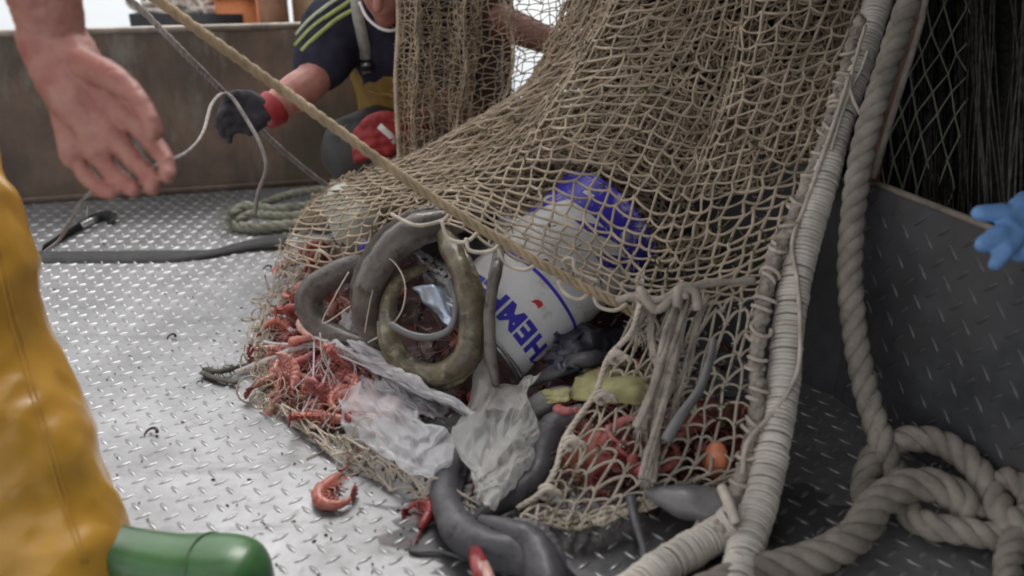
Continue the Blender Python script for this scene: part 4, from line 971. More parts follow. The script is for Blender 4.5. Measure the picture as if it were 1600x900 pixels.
# ---- shrimps: three shapes, then copies
def make_shrimp(bend, scale, m, seed):
    rg = np.random.RandomState(seed); n = 66; s = np.linspace(0, 1, n)
    ang = np.where(s < .36, -.10 * s, -bend * ((s - .36) / .64) ** 1.1); stp = .125 * scale / (n - 1)
    d = np.stack((-np.cos(ang), np.sin(ang), 0 * s), -1); p = np.cumsum(d * stp, 0) - d[0] * stp
    r = np.interp(s, [0, .04, .15, .34, .45, .7, .9, 1], [.002, .005, .0098, .0115, .0108, .0085, .0055, .0035]) * scale
    seg = ((s - .36) / .095); r = r * np.where((s > .36) & (s < .95), 1 + .24 * (1 - (seg % 1)), 1.) * .88
    mb = MB(); addt(mb, p, r, 12, flat=1., up=(0, 0, 1))
    rost = np.array([p[0] + (-.004, 0.003, 0), p[0] + (.012, .003, 0), p[0] + (.030, .006, 0)]) * 1.; addt(mb, rost * 1, np.array((.0028, .002, .0005)) * scale, 6)
    T, N, B = frames(p, up=(0, 0, 1)); vent = np.cross(T, np.array((0, 0, 1.))); vent = -vent if (vent[10] @ np.array((0, -1, 0))) < 0 else vent
    legs = []
    for i in range(5):
        for sg in (1, -1):
            k = 14 + i * 2; b = p[k] + vent[k] * r[k] * .85 + np.array((0, 0, sg * r[k] * .35)); e1_ = b + vent[k] * .016 * scale + np.array((.010 - i * .004, 0, sg * .008)) * scale; e2_ = e1_ + vent[k] * .012 * scale + np.array((.012 - i * .007, 0, sg * .004)) * scale
            lm = MB(); addt(lm, [b, e1_, e2_], np.array((.0012, .0009, .0004)) * scale, 4); legs.append(lm)
    for i in range(5):
        k = 28 + i * 6
        for sg in (1, -1):
            b = p[k] + vent[k] * r[k] * .8 + np.array((0, 0, sg * r[k] * .3)); addt(mb, [b, b + vent[k] * .006 * scale, b + vent[k] * .011 * scale - T[k] * -.004 * scale], np.array((.0022, .0018, .0006)) * scale, 5)
    root = mb.build('shrimp', m)
    for lm in legs: lm.build('leg', m, root)
    fm = MB(); tdir = T[-1]
    for a in (-.7, -.3, 0, .3, .7):
        e = tdir * math.cos(a) + np.array((0, 0, 1.)) * math.sin(a); addt(fm, [p[-1], p[-1] + e * .010 * scale, p[-1] + e * .021 * scale], np.array((.0018, .0042, .0022)) * scale, 6, flat=.5, up=np.cross(tdir, e) + 1e-3)
    fm.build('tail_fan', 'shrimpdark' if m != 'shrimpdark' else m, root)
    for sg in (1, -1):
        am = MB(); q = cr(np.array([p[1] + (0, 0, .003 * sg), p[1] + (.03, .008, .012 * sg), p[1] + (.05, -.02 * sg, .016 * sg), p[1] + (.02, -.06, .02 * sg + rg.randn() * .01)]) * 1., 16)
        addt(am, q, np.linspace(.0008, .0004, 16) * scale, 4); am.build('antenna', m, root)
        em = MB(); c = p[3] + np.array((.002, .001, sg * r[3] * 1.05)); addt(em, [c - (0, 0, sg * .002), c, c + (0, 0, sg * .002)], [.0022, .0026, .0012], 8); em.build('eye', 'eye', root)
    return root
def copy_tree(o, parent=None):
    c = o.copy(); COL.objects.link(c); c.parent = parent
    for ch in o.children: copy_tree(ch, c)
    return c
protos = [make_shrimp(3.3, 1.0, 'shrimp', 1), make_shrimp(2.2, .95, 'shrimp', 2), make_shrimp(1.1, 1.0, 'shrimppale', 3), make_shrimp(3.0, .85, 'shrimpdark', 4)]
used = [False] * 4
def put_shrimp(k, loc, rot, lab, group, sc=1.):
    o = protos[k]
    if used[k]: o = copy_tree(o)
    used[k] = True; o.location = tuple(loc); o.rotation_euler = rot; o.scale = (sc, sc, sc); tag(o, lab, 'shrimp', group); return o
put_shrimp(0, G(535, 738, .012), (0, 0, R(62)), 'red shrimp lying curled by itself on the bare deck below the heap', None, 1.12)
rg = np.random.RandomState(21)
names = ['salmon red curled shrimp in the heap spilling from the left lip of the net', 'salmon red slightly bent shrimp in the heap at the left lip of the net', 'pale pink straightened shrimp in the heap at the left lip of the net', 'crimson shrimp half buried in the heap at the left lip of the net']
spots = []
marks = [(480, 405, 'at the top corner of the heap under the net'), (440, 470, 'against the net at the far left of the heap'), (500, 470, 'beside the hook of the smaller grey eel'), (420, 520, 'by the looped plastic strap'), (430, 600, 'below the narrow white strap'), (480, 560, 'between the white strap and the white film'), (500, 630, 'just above the tangled twine of the lip'), (560, 640, 'at the left edge of the lower white bag'), (560, 560, 'under the folded white plastic strip'), (400, 570, 'at the left tip of the heap by the strap')]
def shrimp_words(k, x, y):
    look = ['salmon red curled shrimp', 'salmon red bent shrimp', 'pale pink straight shrimp', 'crimson shrimp'][k]; w = min(marks, key=lambda m_: (m_[0] - x) ** 2 + (m_[1] - y) ** 2)[2]
    return look + ' ' + w, look.replace('shrimp', 'shrimps') + ' ' + w
while len(spots) < 84:
    x, y = rg.uniform(388, 600), rg.uniform(395, 665)
    lo = np.interp(y, [395, 480, 560, 610, 665], [462, 428, 408, 412, 505]); hi = np.interp(y, [395, 440, 520, 600, 665], [510, 520, 540, 600, 580])
    if lo + 6 < x < hi: spots.append((x, y))
for x, y in spots:
    k = rg.choice([0, 1, 1, 2, 3, 3]); put_shrimp(k, H(x, y, .004 + rg.rand() * .022), (rg.randn() * .5, rg.randn() * .5, rg.rand() * 6.283), *shrimp_words(k, x, y), rg.uniform(.85, 1.2))
marks2 = [(900, 660, 'behind the net near the knotted cord'), (940, 720, 'behind the net low down by the dark eel'), (980, 660, 'behind the net under the yellow sheet'), (1010, 710, 'behind the net by the frayed rope tails'), (1080, 650, 'behind the net beside the slender fish'), (1080, 720, 'behind the net left of the orange lump'), (1150, 660, 'behind the net close to the bound rope'), (1155, 735, 'behind the net right of the orange lump')]
def shrimp_words2(k, x, y):
    look = ['salmon red curled shrimp', 'salmon red bent shrimp', 'pale pink straight shrimp', 'crimson shrimp'][k]; w = min(marks2, key=lambda m_: (m_[0] - x) ** 2 + (m_[1] - y) ** 2)[2]
    return look + ' ' + w, look.replace('shrimp', 'shrimps') + ' ' + w
names2 = ['curled red shrimp pressed behind the net at the lower right', 'bent red shrimp pressed behind the net at the lower right', 'pale pink shrimp pressed behind the net at the lower right', 'crimson shrimp pressed behind the net at the lower right']
for i in range(36):
    x = rg.uniform(880, 1175); y = rg.uniform(630, 745); k = rg.choice([0, 3, 3, 3, 3]); 
    put_shrimp(k, H(x, y, .002 + rg.rand() * .010), (rg.randn() * .5, rg.randn() * .5, rg.rand() * 6.283), *shrimp_words2(k, x, y), rg.uniform(.8, 1.1))
for x, y, k, lab in ((640, 648, 3, 'crimson shrimp showing between the white strip and the lower white bag'), (700, 545, 1, 'red shrimp lying inside the lower curve of the olive eel'), (745, 610, 3, 'dark red shrimp between the two white bags'), (655, 830, 3, 'crimson shrimp tail beside the thin dark tail on the deck'), (602, 470, 3, 'dark red shrimp wedged between the big grey eel and the olive eel')):
    put_shrimp(k, H(x, y, .03 if y < 700 else .008), (.2, .2, rg.rand() * 6.28), lab, None, .9)
for x, y, rot in ((483, 400, 1.9), (478, 425, 2.1), (492, 415, 1.7)): put_shrimp(3, H(x, y, .03), (.3, .9, rot), 'crimson shrimp standing on end at the top left corner of the heap', 'crimson shrimps at the top left corner of the heap', 1.05)

# crumbs, broken shell, weed and mud over the heap
for mname, cnt, sd in (('mulch', 420, 1), ('shrimpdark', 240, 2), ('fishpale', 170, 3), ('netblack', 260, 4), ('pinkflesh', 110, 5)):
    rg = np.random.RandomState(50 + sd); mb = MB(); done = 0
    while done < cnt:
        x, y = rg.uniform(390, 1170), rg.uniform(390, 800); lo = np.interp(y, [390, 480, 560, 620, 700, 800], [460, 415, 395, 420, 540, 700])
        if x < lo or (y > 760 and x > 950): continue
        done += 1; c = H(x, y, .003 + rg.rand() * .012); d = rg.randn(3); d /= np.linalg.norm(d); l_ = rg.uniform(.004, .016) * (1.6 if rg.rand() < .2 else 1)
        q = np.array([c - d * l_, c + rg.randn(3) * l_ * .4, c + d * l_]); q[:, 2] = np.maximum(q[:, 2], .002); addt(mb, q, np.array((.3, 1, .25)) * rg.uniform(.0015, .0055), 5, flat=rg.uniform(.3, 1))
    o = mb.build('catch_debris', mname, None, origin=G(700, 700)); tag(o, {'mulch': 'dark wet red scraps of crushed catch strewn over the heap', 'shrimpdark': 'bits of broken crimson shell strewn over the heap', 'fishpale': 'grey crumbs of fish skin strewn over the heap', 'netblack': 'black mud and weed bits strewn over the heap', 'pinkflesh': 'pink scraps of flesh strewn over the heap'}[mname], 'debris', kind='stuff')

# ================================================================== THE NET
def DD(px, py, d, c=.05): return min(d, HD(px, py) - c)
def clampc(rows, c=.05): return [[(x, y, DD(x, y, d, c)) for x, y, d in r] for r in rows]
net = thing('fishing_net', tuple(G(1000, 800)), 'tan knotted trawl net drawn up over the catch, filling the right half of the picture', 'net')
Bc = [
 [(440, 402, 1.93), (520, 418, 1.82), (590, 402, 1.74), (690, 347, 1.66), (785, 394, 1.60), (893, 442, 1.565), (990, 490, 1.53), (1095, 480, 1.50), (1205, 460, 1.475)],
 [(468, 345, 1.97), (540, 345, 1.83), (615, 332, 1.76), (705, 308, 1.70), (805, 335, 1.64), (915, 372, 1.60), (1012, 412, 1.565), (1112, 404, 1.54), (1232, 372, 1.51)],
 [(520, 295, 2.03), (590, 287, 1.90), (662, 276, 1.82), (748, 262, 1.77), (845, 250, 1.72), (945, 262, 1.67), (1052, 300, 1.61), (1155, 290, 1.58), (1268, 270, 1.55)],
 [(622, 250, 2.10), (682, 235, 2.00), (745, 215, 1.92), (825, 190, 1.85), (905, 160, 1.79), (1005, 150, 1.71), (1110, 170, 1.65), (1205, 152, 1.615), (1312, 130, 1.59)],
 [(785, 188, 2.15), (830, 145, 2.05), (874, 106, 1.98), (912, 75, 1.91), (972, 50, 1.84), (1062, 30, 1.75), (1152, 20, 1.70), (1252, 16, 1.66), (1358, 6, 1.635)],
 [(880, 84, 2.2), (915, 24, 2.08), (945, -24, 2.0), (985, -60, 1.94), (1035, -85, 1.87), (1110, -110, 1.79), (1190, -120, 1.73), (1290, -130, 1.69), (1400, -130, 1.68)],
 [(960, -300, 2.2), (1000, -320, 2.15), (1035, -340, 2.1), (1080, -360, 2.05), (1130, -380, 2.0), (1190, -400, 1.93), (1260, -420, 1.87), (1340, -430, 1.82), (1440, -430, 1.80)]]
def bfold(ph, a=1.):
    def f(u, v):
        o = np.zeros(u.shape + (3,)); up = np.clip((v - .23) / .42, 0, 1) ** .8 * a; e = np.clip(np.minimum(u, 1 - u) * 8, 0, 1)
        o[..., 2] = (.055 * np.sin(u * 17 + ph + v * 1.5) + .014 * np.sin(u * 41 + ph * 2)) * up * e
        o[..., 0] = (30 * np.sin(u * 17 + ph + 1.35 + v * 1.5) + 9 * np.sin(u * 41 + ph * 2 + 1.2)) * up * e
        o[..., 1] = 5 * np.sin(v * 17 + u * 5 + ph) * e
        return o
    return f
mb = MB(); netting(mb, Bc, 35, 38, .0029, warp=.88, fold=bfold(.6), seed=1, jit=.22, zig=.14, sag=.10, knot=1.65, noise=.0012); mb.build('webbing', 'net', net)
def behind(C_, dd, dx=0, dy=0): return [[(x + dx, y + dy, d + dd) for x, y, d in r] for r in C_]
mb = MB(); netting(mb, behind(Bc[2:], .07, 6, 4), 48, 36, .0026, fold=bfold(2.4), seed=2, jit=.36, zig=.15, sag=.3, knot=1.5, noise=.003); mb.build('inner_webbing', 'netdark', net)
mb = MB(); netting(mb, behind([r[4:] for r in Bc[2:]], .13, 10, 6), 34, 36, .0027, fold=bfold(4.4), seed=3, jit=.36, zig=.15, sag=.3, knot=1.5, noise=.003); mb.build('inner_webbing', 'netdark', net)
mb = MB(); netting(mb, behind(Bc[2:], .105, -8, -6), 56, 41, .0027, fold=bfold(5.2), seed=4, jit=.38, zig=.2, sag=.3, knot=1.6, noise=.004); mb.build('inner_webbing', 'netdark', net)
mb = MB(); netting(mb, behind(Bc[1:4], .42, 0, -12), 56, 22, .0027, seed=14, jit=.6, zig=.2, sag=.3, knot=1.6, noise=.004); netting(mb, behind(Bc[1:4], .46, 7, -4), 80, 34, .0030, seed=15, jit=.6, zig=.2, sag=.3, knot=1.6, noise=.004); netting(mb, behind(Bc[1:4], .50, -6, 2), 80, 34, .0030, seed=16, jit=.6, zig=.2, sag=.3, knot=1.6, noise=.004); netting(mb, behind([r[3:] for r in Bc[1:4]], .26, 5, 2), 40, 26, .0029, seed=18, jit=.6, zig=.2, sag=.3, knot=1.6, noise=.004); mb.build('bag_back', 'netdark', net)
# back wall of the bag, hanging behind
Ac = [[(612, -120, 2.12), (680, -120, 2.14), (740, -120, 2.2), (800, -120, 2.25), (870, -120, 2.25), (960, -120, 2.2)], [(622, 20, 2.10), (682, 20, 2.13), (745, 20, 2.18), (805, 10, 2.22), (870, 0, 2.22), (950, -20, 2.15)],
      [(618, 130, 2.10), (680, 130, 2.13), (742, 130, 2.18), (805, 110, 2.2), (865, 90, 2.18), (930, 60, 2.08)], [(624, 255, 2.11), (680, 250, 2.12), (738, 240, 2.14), (790, 225, 2.15), (850, 200, 2.1), (920, 170, 2.0)]]
def afold(ph):
    def f(u, v):
        o = np.zeros(u.shape + (3,)); e = np.clip(u * 8, 0, 1)
        o[..., 0] = (11 * np.sin(u * 26 + ph + v * 1.2) + 4 * np.sin(v * 13 + ph)) * e; o[..., 2] = .03 * np.sin(u * 26 + ph + 1.5) * e; return o
    return f
mb = MB(); netting(mb, Ac, 36, 38, .0015, fold=afold(0.), seed=5, jit=.4, zig=.3, sag=.15, knot=1.6, noise=.0015); netting(mb, behind([r[:3] for r in Ac], .04), 20, 40, .0018, fold=afold(2.), seed=6, jit=.45, zig=.3, sag=.15, knot=1.5, noise=.002); mb.build('back_webbing', 'netdark', net)
mb = MB(); netting(mb, behind([r[:3] for r in Ac], .07), 20, 40, .0018, fold=afold(3.), seed=17, jit=.45, zig=.3, sag=.15, knot=1.5, noise=.002); mb.build('back_webbing', 'netdark', net)
q = cr(PA(np.array([r[0] for r in Ac])), 60); mb = MB(); rope(q, .0055, pitch=.03, n=140, k=5, mb=mb); fuzz(mb, q, .005, 70, .012, seed=41); mb.build('selvedge', 'net', net)
# front panel hanging from the hem down to the deck, over the red catch
Cc = clampc([[(1000, 480, 1.52), (1062, 478, 1.505), (1128, 470, 1.49), (1198, 462, 1.475)], [(945, 575, 1.50), (1015, 575, 1.48), (1095, 575, 1.46), (1180, 565, 1.44)], [(892, 675, 1.44), (975, 668, 1.43), (1075, 660, 1.41), (1172, 655, 1.40)],
 [(848, 765, 1.42), (935, 765, 1.38), (1050, 745, 1.36), (1160, 735, 1.36)], [(812, 812, 1.40), (905, 824, 1.37), (985, 800, 1.38), (1100, 762, 1.40)], [(860, 800, 1.46), (930, 805, 1.44), (1000, 780, 1.45), (1090, 745, 1.47)]], .055)
mb = MB(); netting(mb, Cc, 12, 17, .0026, seed=8, jit=.30, zig=.24, sag=.2, knot=1.8, noise=.002); mb.build('front_webbing', 'netpale', net)
# left side, over the bottle, down to the deck
Lc = clampc([[(520, 295, 2.0), (560, 330, 1.86), (590, 400, 1.74)], [(478, 340, 1.96), (500, 372, 1.86), (540, 418, 1.80)], [(442, 400, 1.95), (460, 420, 1.9), (478, 440, 1.88)], [(412, 480, 1.92), (425, 490, 1.9), (440, 500, 1.88)], [(392, 560, 1.85), (400, 562, 1.84), (412, 565, 1.83)], [(425, 640, 1.7), (440, 625, 1.7), (455, 612, 1.7)]], .02)
mb = MB(); netting(mb, Lc, 6, 20, .0021, mask=lambda u, v: v > .34, seed=10, jit=.6, zig=.3, sag=.35, knot=1.9, noise=.004); mb.build('side_webbing', 'netpale', net)
# lower lip lying on the deck
Dc = [[(x, y, DG(x, y, z)) for x, y, z in r] for r in [[(430, 625, .02), (500, 672, .03), (580, 705, .04), (660, 742, .04), (760, 790, .03)], [(450, 655, .012), (520, 700, .015), (590, 735, .02), (665, 770, .02), (740, 805, .012)], [(480, 670, .004), (540, 722, .004), (600, 760, .004), (670, 785, .004), (720, 815, .004)]]]
mb = MB(); netting(mb, Dc, 12, 3, .0024, seed=12, jit=.5, zig=.4, sag=.7, knot=1.9, noise=.004); mb.build('lip_webbing', 'netpale', net)
# tangled loose twine along the lip
mb = MB(); rg = np.random.RandomState(31)
for i in range(70):
    t = rg.rand(); x = np.interp(t, [0, .25, .5, .75, 1], [400, 432, 500, 560, 610]) + rg.randn() * 14; y = np.interp(t, [0, .25, .5, .75, 1], [560, 618, 650, 690, 730]) + rg.randn() * 14
    c = H(x, y, .008 + rg.rand() * .02); m_ = 14; a = np.linspace(0, rg.uniform(2.5, 7), m_); e1_ = rg.randn(3); e1_ /= np.linalg.norm(e1_); e2_ = np.cross(e1_, rg.randn(3)); e2_ /= np.linalg.norm(e2_)
    q = c + (np.cos(a)[:, None] * e1_ + np.sin(a)[:, None] * e2_) * rg.uniform(.008, .024) + np.linspace(0, 1, m_)[:, None] * rg.randn(3) * .02; q[:, 2] = np.maximum(q[:, 2], .0025); addt(mb, q, rg.uniform(.0009, .0018), 4)
for i in range(70):
    t = rg.rand(); x = np.interp(t, [0, .3, .6, 1], [480, 440, 412, 395]) + rg.randn() * 9; y = np.interp(t, [0, .3, .6, 1], [345, 400, 480, 555]) + rg.randn() * 10
    c = H(x, y, .02 + rg.rand() * .03); m_ = 10; a = np.linspace(0, rg.uniform(2.5, 6), m_); e1_ = rg.randn(3); e1_ /= np.linalg.norm(e1_); e2_ = np.cross(e1_, rg.randn(3)); e2_ /= np.linalg.norm(e2_)
    q = c + (np.cos(a)[:, None] * e1_ + np.sin(a)[:, None] * e2_) * rg.uniform(.008, .022); q[:, 2] = np.maximum(q[:, 2], .0025); addt(mb, q, rg.uniform(.0010, .0020), 4)
tag(mb.build('loose_twine', 'netpale', net), kind='stuff')
# lacing loops under the tow rope
for l in ([(612, 335, 1.64), (650, 352, 1.60), (690, 345, 1.585), (702, 335, 1.58)], [(690, 345, 1.58), (700, 372, 1.57), (728, 378, 1.565), (752, 358, 1.565)], [(728, 372, 1.56), (735, 392, 1.555), (768, 392, 1.55), (785, 375, 1.55)], [(778, 388, 1.55), (790, 412, 1.545), (818, 422, 1.54), (842, 412, 1.54)],
          [(872, 440, 1.53), (882, 458, 1.525), (905, 468, 1.52), (925, 455, 1.52)], [(925, 455, 1.52), (935, 478, 1.515), (960, 485, 1.51), (980, 475, 1.51)], [(888, 425, 1.54), (880, 408, 1.54), (895, 405, 1.54), (900, 425, 1.53), (935, 440, 1.53)], [(492, 408, 1.86), (500, 392, 1.84), (520, 410, 1.83), (512, 430, 1.82), (530, 440, 1.81), (545, 428, 1.8)]):
    mb = MB(); addt(mb, cr(PA(np.array(l)), 20), .0036, 7); mb.build('lacing_loop', 'cord', net)
# knotted cream cord edging the mouth
q = cr(pd([(1000, 475, 1.44), (985, 520, 1.43), (950, 560, 1.42), (932, 612, 1.40), (905, 650, 1.385), (880, 690, 1.37), (868, 735, 1.35), (845, 770, 1.335), (808, 795, 1.33)]), 60)
ed = MB(); rope(q, .0050, pitch=.03, n=160, k=6, mb=ed); ed.build('edge_cord', 'cord', net)
for px, py, d in ((958, 556, 1.42), (936, 618, 1.40), (888, 690, 1.37), (850, 766, 1.335)):
    c = P(px + 6, py + 3, d - .006); mb = MB(); a = np.linspace(0, 11, 34); addt(mb, c + np.stack((.011 * np.cos(a), .006 * np.sin(a * .5), .008 * np.sin(a)), -1), .0042, 6); addt(mb, cr([c, c + (.014, -.003, .004), c + (.022, .0, -.008)], 8), .004, 6); mb.build('knot', 'cord', net)
# lumpy lacing between net and bound rope
q = pts([(1345, 30, 1.61), (1318, 120, 1.585), (1292, 215, 1.55), (1262, 285, 1.53), (1238, 345, 1.50), (1210, 402, 1.475), (1193, 470, 1.45), (1182, 555, 1.415), (1182, 640, 1.38), (1166, 725, 1.345), (1140, 795, 1.29), (1120, 830, 1.25)])
hl_ = MB(); rope(q, .0125, pitch=.055, n=260, k=7, mb=hl_, wob=.0016, seed=3)
hl_.build('head_rope', 'ropefray', net)
rg = np.random.RandomState(17); qq = cr(q, 40)
for i in range(3, 39, 2):
    c = qq[i]; mb = MB(); a = np.linspace(0, rg.uniform(8, 14), 40); e = rg.randn(3) * .3 + np.array((.2, 0, 1)); e /= np.linalg.norm(e); f = np.cross(e, (0, 1, .2)); f /= np.linalg.norm(f); g_ = np.cross(e, f)
    addt(mb, c + (np.cos(a)[:, None] * f + np.sin(a)[:, None] * g_) * rg.uniform(.013, .017) + e * np.linspace(-.012, .012, 40)[:, None], .0034, 6); mb.build('lashing', 'cord', net)
# thin cords lying along the bound rope
for l, r_ in (([(1352, 40, 1.575), (1330, 120, 1.555), (1332, 152, 1.545), (1350, 188, 1.53)], .0034), ([(1328, 118, 1.555), (1292, 225, 1.525), (1262, 310, 1.50), (1238, 378, 1.47), (1246, 440, 1.44), (1250, 510, 1.415), (1246, 580, 1.385), (1212, 640, 1.365), (1168, 690, 1.34), (1160, 740, 1.32)], .0038), ([(1356, 80, 1.56), (1345, 110, 1.555), (1325, 150, 1.55), (1298, 235, 1.52)], .003), ([(1128, 762, 1.28), (1140, 790, 1.25), (1150, 818, 1.235)], .008)):
    mb = MB(); addt(mb, cr(pd(l), 50), r_, 7); mb.build('thin_cord', 'cord', net)
# frayed rope tails hanging from the knot at the end of the tow rope
for l, r0, r1 in (([(1062, 458, 1.46), (1050, 500, 1.43), (1030, 565, 1.40), (1012, 620, 1.385), (998, 668, 1.375)], .011, .013), ([(1078, 462, 1.45), (1062, 520, 1.42), (1040, 600, 1.39), (1022, 680, 1.36), (1010, 752, 1.33)], .010, .013), ([(1000, 462, 1.47), (1003, 490, 1.45), (996, 515, 1.44)], .012, .006), ([(1020, 470, 1.46), (1018, 530, 1.43), (1028, 590, 1.40), (1020, 640, 1.385)], .008, .005), ([(1108, 462, 1.46), (1085, 520, 1.43), (1068, 580, 1.405), (1050, 640, 1.385)], .0065, .005)):
    q = pd(l); mb = MB(); qq = cr(q, 60); rr = np.linspace(r0, r1, 60); T, N, B = frames(qq); s_ = np.linspace(0, 5, 60)
    for c in range(6):
        rg_ = np.random.RandomState(c + int(l[0][0])); a = s_ * rg_.uniform(.6, 1.3) + c * .571; ro = rr * rg_.uniform(.3, .62) * np.linspace(.7, 1.15, 60)
        addt(mb, qq + (N * np.cos(a)[:, None] + B * np.sin(a)[:, None]) * ro[:, None] + np.cumsum(rg_.randn(60, 3) * .00025, 0), rr * .40, 6)
    fuzz(mb, q, r1, 110, .016, r=.0006, seed=int(l[0][0]))
    for i in range(14):
        e = qq[-1] + np.random.RandomState(i).randn(3) * .008; addt(mb, [qq[-2], e + (0, 0, -.012), e + (0, 0, -.03)], [.002, .0016, .0006], 4)
    mb.build('rope_tail', 'ropefray', net)
mb = MB(); rg = np.random.RandomState(2); c = P(1035, 468, 1.44); a = np.linspace(0, 17, 80)
addt(mb, c + np.stack((.035 * np.cos(a * .37), .010 * np.sin(a), .014 * np.sin(a * .9)), -1), .0075, 8); addt(mb, cr(pd([(1058, 480, 1.43), (1062, 452, 1.43), (1085, 455, 1.43), (1090, 485, 1.43)]), 16), .0085, 8); addt(mb, cr(pd([(965, 470, 1.47), (990, 462, 1.45), (1022, 470, 1.44), (1060, 455, 1.44), (1120, 442, 1.46), (1180, 438, 1.46)]), 30), .006, 7); mb.build('knot', 'ropefray', net)
mb = MB(); addt(mb, cr(pd([(1115, 530, 1.37), (1110, 560, 1.36), (1092, 610, 1.35), (1062, 652, 1.34), (1040, 690, 1.335)]), 24), np.linspace(.006, .009, 24), 8); tag(mb.build('slender_fish', 'fishpale', None, origin=P(1062, 652, 1.34)), 'slender blue grey fish stuck over the net to the right of the frayed rope tails', 'fish')  # smooth blue grey piece; what it is stays unknown
mb = MB(); addt(mb, cr(pd([(985, 775, 1.325), (992, 810, 1.29), (1005, 855, 1.23), (1015, 900, 1.18)]), 24), np.linspace(.008, .004, 24), 8, flat=.6); tag(mb.build('dark_strip', 'fishdark', None, origin=G(1015, 895)), 'thin dark strip hanging from the net onto the shaded deck', 'strip')
mb = MB(); addt(mb, cr(pd([(1148, 790, 1.33), (1105, 800, 1.30), (1085, 830, 1.27), (1078, 860, 1.235)]), 24), .0045, 7); tag(mb.build('loose_cord', 'ropefray', None, origin=G(1078, 870)), 'thin cord curving from the bound rope down to the shaded deck', 'cord')
# loose fibres and weed caught all over the webbing
rg = np.random.RandomState(77)
def surf(ctrl, u, v, f=None):
    q = cr2(ctrl, u, v); q = q + f(u, v) if f is not None else q; q[..., 2] -= .002; return PA(q)
c_ = np.concatenate([surf(Bc, rg.rand(2600), rg.rand(2600) * .8, bfold(.6)), surf(Cc, rg.rand(380), rg.rand(380))]); n_ = len(c_)
d1, d2 = rg.randn(n_, 3), rg.randn(n_, 3); ln_ = rg.uniform(.003, .011, n_)[:, None]; s1 = c_ + d1 * ln_ * .45; s2 = s1 + (d1 * .5 + d2 * .6) * ln_ * .5
mb = MB(); V, F = tubes_batch(np.stack((c_, s1, s2), 1), .00045, 3); mb.addl(V, F.tolist()); tag(mb.build('loose_fibre', 'netpale', net), kind='stuff')
c_ = np.concatenate([surf(Bc, rg.rand(150), rg.rand(150) ** 1.4 * .8, bfold(.6)), surf(Cc, rg.rand(50), rg.rand(50))]); mb = MB()
for c in c_:
    for _ in range(rg.randint(2, 6)):
        d = rg.randn(3) * rg.uniform(.003, .009); e = d + rg.randn(3) * .006 + (0, 0, -.008); addt(mb, [c, c + d, c + e], np.array((.8, 1.2, .4)) * rg.uniform(.0007, .0016), 4)
tag(mb.build('caught_weed', 'weed', net), kind='stuff')
# thin monofilament loops over the catch
for l, lab in (([(598, 385, 1.66), (585, 440, 1.65), (575, 490, 1.66), (570, 520, 1.67)], 'thin straight pale twine across the big grey eel'), ([(575, 402, 1.66), (610, 405, 1.64), (632, 440, 1.62), (628, 485, 1.61), (600, 520, 1.62), (575, 535, 1.64)], 'thin pale twine bowed in a half circle over the eels'), ([(545, 425, 1.74), (525, 460, 1.72), (505, 505, 1.72), (560, 470, 1.70)], 'thin white twine looped over the smaller grey eel'), ([(500, 520, 1.70), (505, 560, 1.68), (530, 600, 1.66), (560, 640, 1.62)], 'thin white twine hanging over the left edge of the white strip')):
    mb = MB(); addt(mb, cr(pd(l), 30), .0016, 5); tag(mb.build('thin_twine', 'cord', None, origin=P(*l[-1])), lab, 'twine')
# ================================================================== PEOPLE
def hand_parts(W, K, fingers, thumb, rw=.030, rk=.011, rf=.0088, forearm=None):
    """wrist W, four knuckles K, finger chains, thumb chain -> closed shapes to melt together"""
    W = np.asarray(W); K = [np.asarray(k) for k in K]; out = []
    for k in K: out.append(limb([W, (W + k) / 2, k], [rw * .72, rk * 1.45, rk * 1.1], 10, 10))
    mid = sum(K) / len(K); out.append(limb([W, W * .45 + mid * .55, mid], [rw * .95, rw * .92, rk * 1.4], 10, 12, flat=.62))
    for f, s in zip(fingers, (1., 1.05, .98, .84)):
        out.append(limb(f, np.interp(np.linspace(0, 1, len(f)), [0, .5, 1], [rf * 1.1 * s, rf * s, rf * .78 * s]), 16, 10))
    out.append(limb(thumb, np.interp(np.linspace(0, 1, len(thumb)), [0, .45, 1], [rf * 1.9, rf * 1.15, rf * .9]), 14, 10))
    return out
def head_parts(c, fwd, up, s=1.):
    c = np.asarray(c, float); f = np.asarray(fwd, float); f /= np.linalg.norm(f); u = np.asarray(up, float); u = u - f * (u @ f); u /= np.linalg.norm(u); r = np.cross(f, u)
    o = [limb([c + u * .035 * s - f * .02 * s, c + u * .01 * s, c - u * .03 * s + f * .015 * s], np.array((.078, .080, .066)) * s, 12, 18),
         limb([c - u * .02 * s + f * .02 * s, c - u * .07 * s + f * .04 * s, c - u * .098 * s + f * .055 * s], np.array((.066, .050, .030)) * s, 10, 14),
         limb([c + u * .012 * s + f * .085 * s, c - u * .022 * s + f * .104 * s], np.array((.009, .014)) * s, 6, 8),
         limb([c - u * .056 * s + f * .078 * s - r * .018 * s, c - u * .056 * s + f * .085 * s, c - u * .056 * s + f * .078 * s + r * .018 * s], np.array((.006, .009, .006)) * s, 8, 8)]
    for sg in (1, -1): o.append(limb([c + r * sg * .078 * s + u * .02 * s, c + r * sg * .082 * s - u * .025 * s], np.array((.014, .010)) * s, 6, 8)); o.append(limb([c + f * .07 * s + r * sg * .012 * s + u * .022 * s, c + f * .066 * s + r * sg * .045 * s + u * .024 * s], np.array((.010, .009)) * s, 6, 8))
    return o, (c, f, u, r)
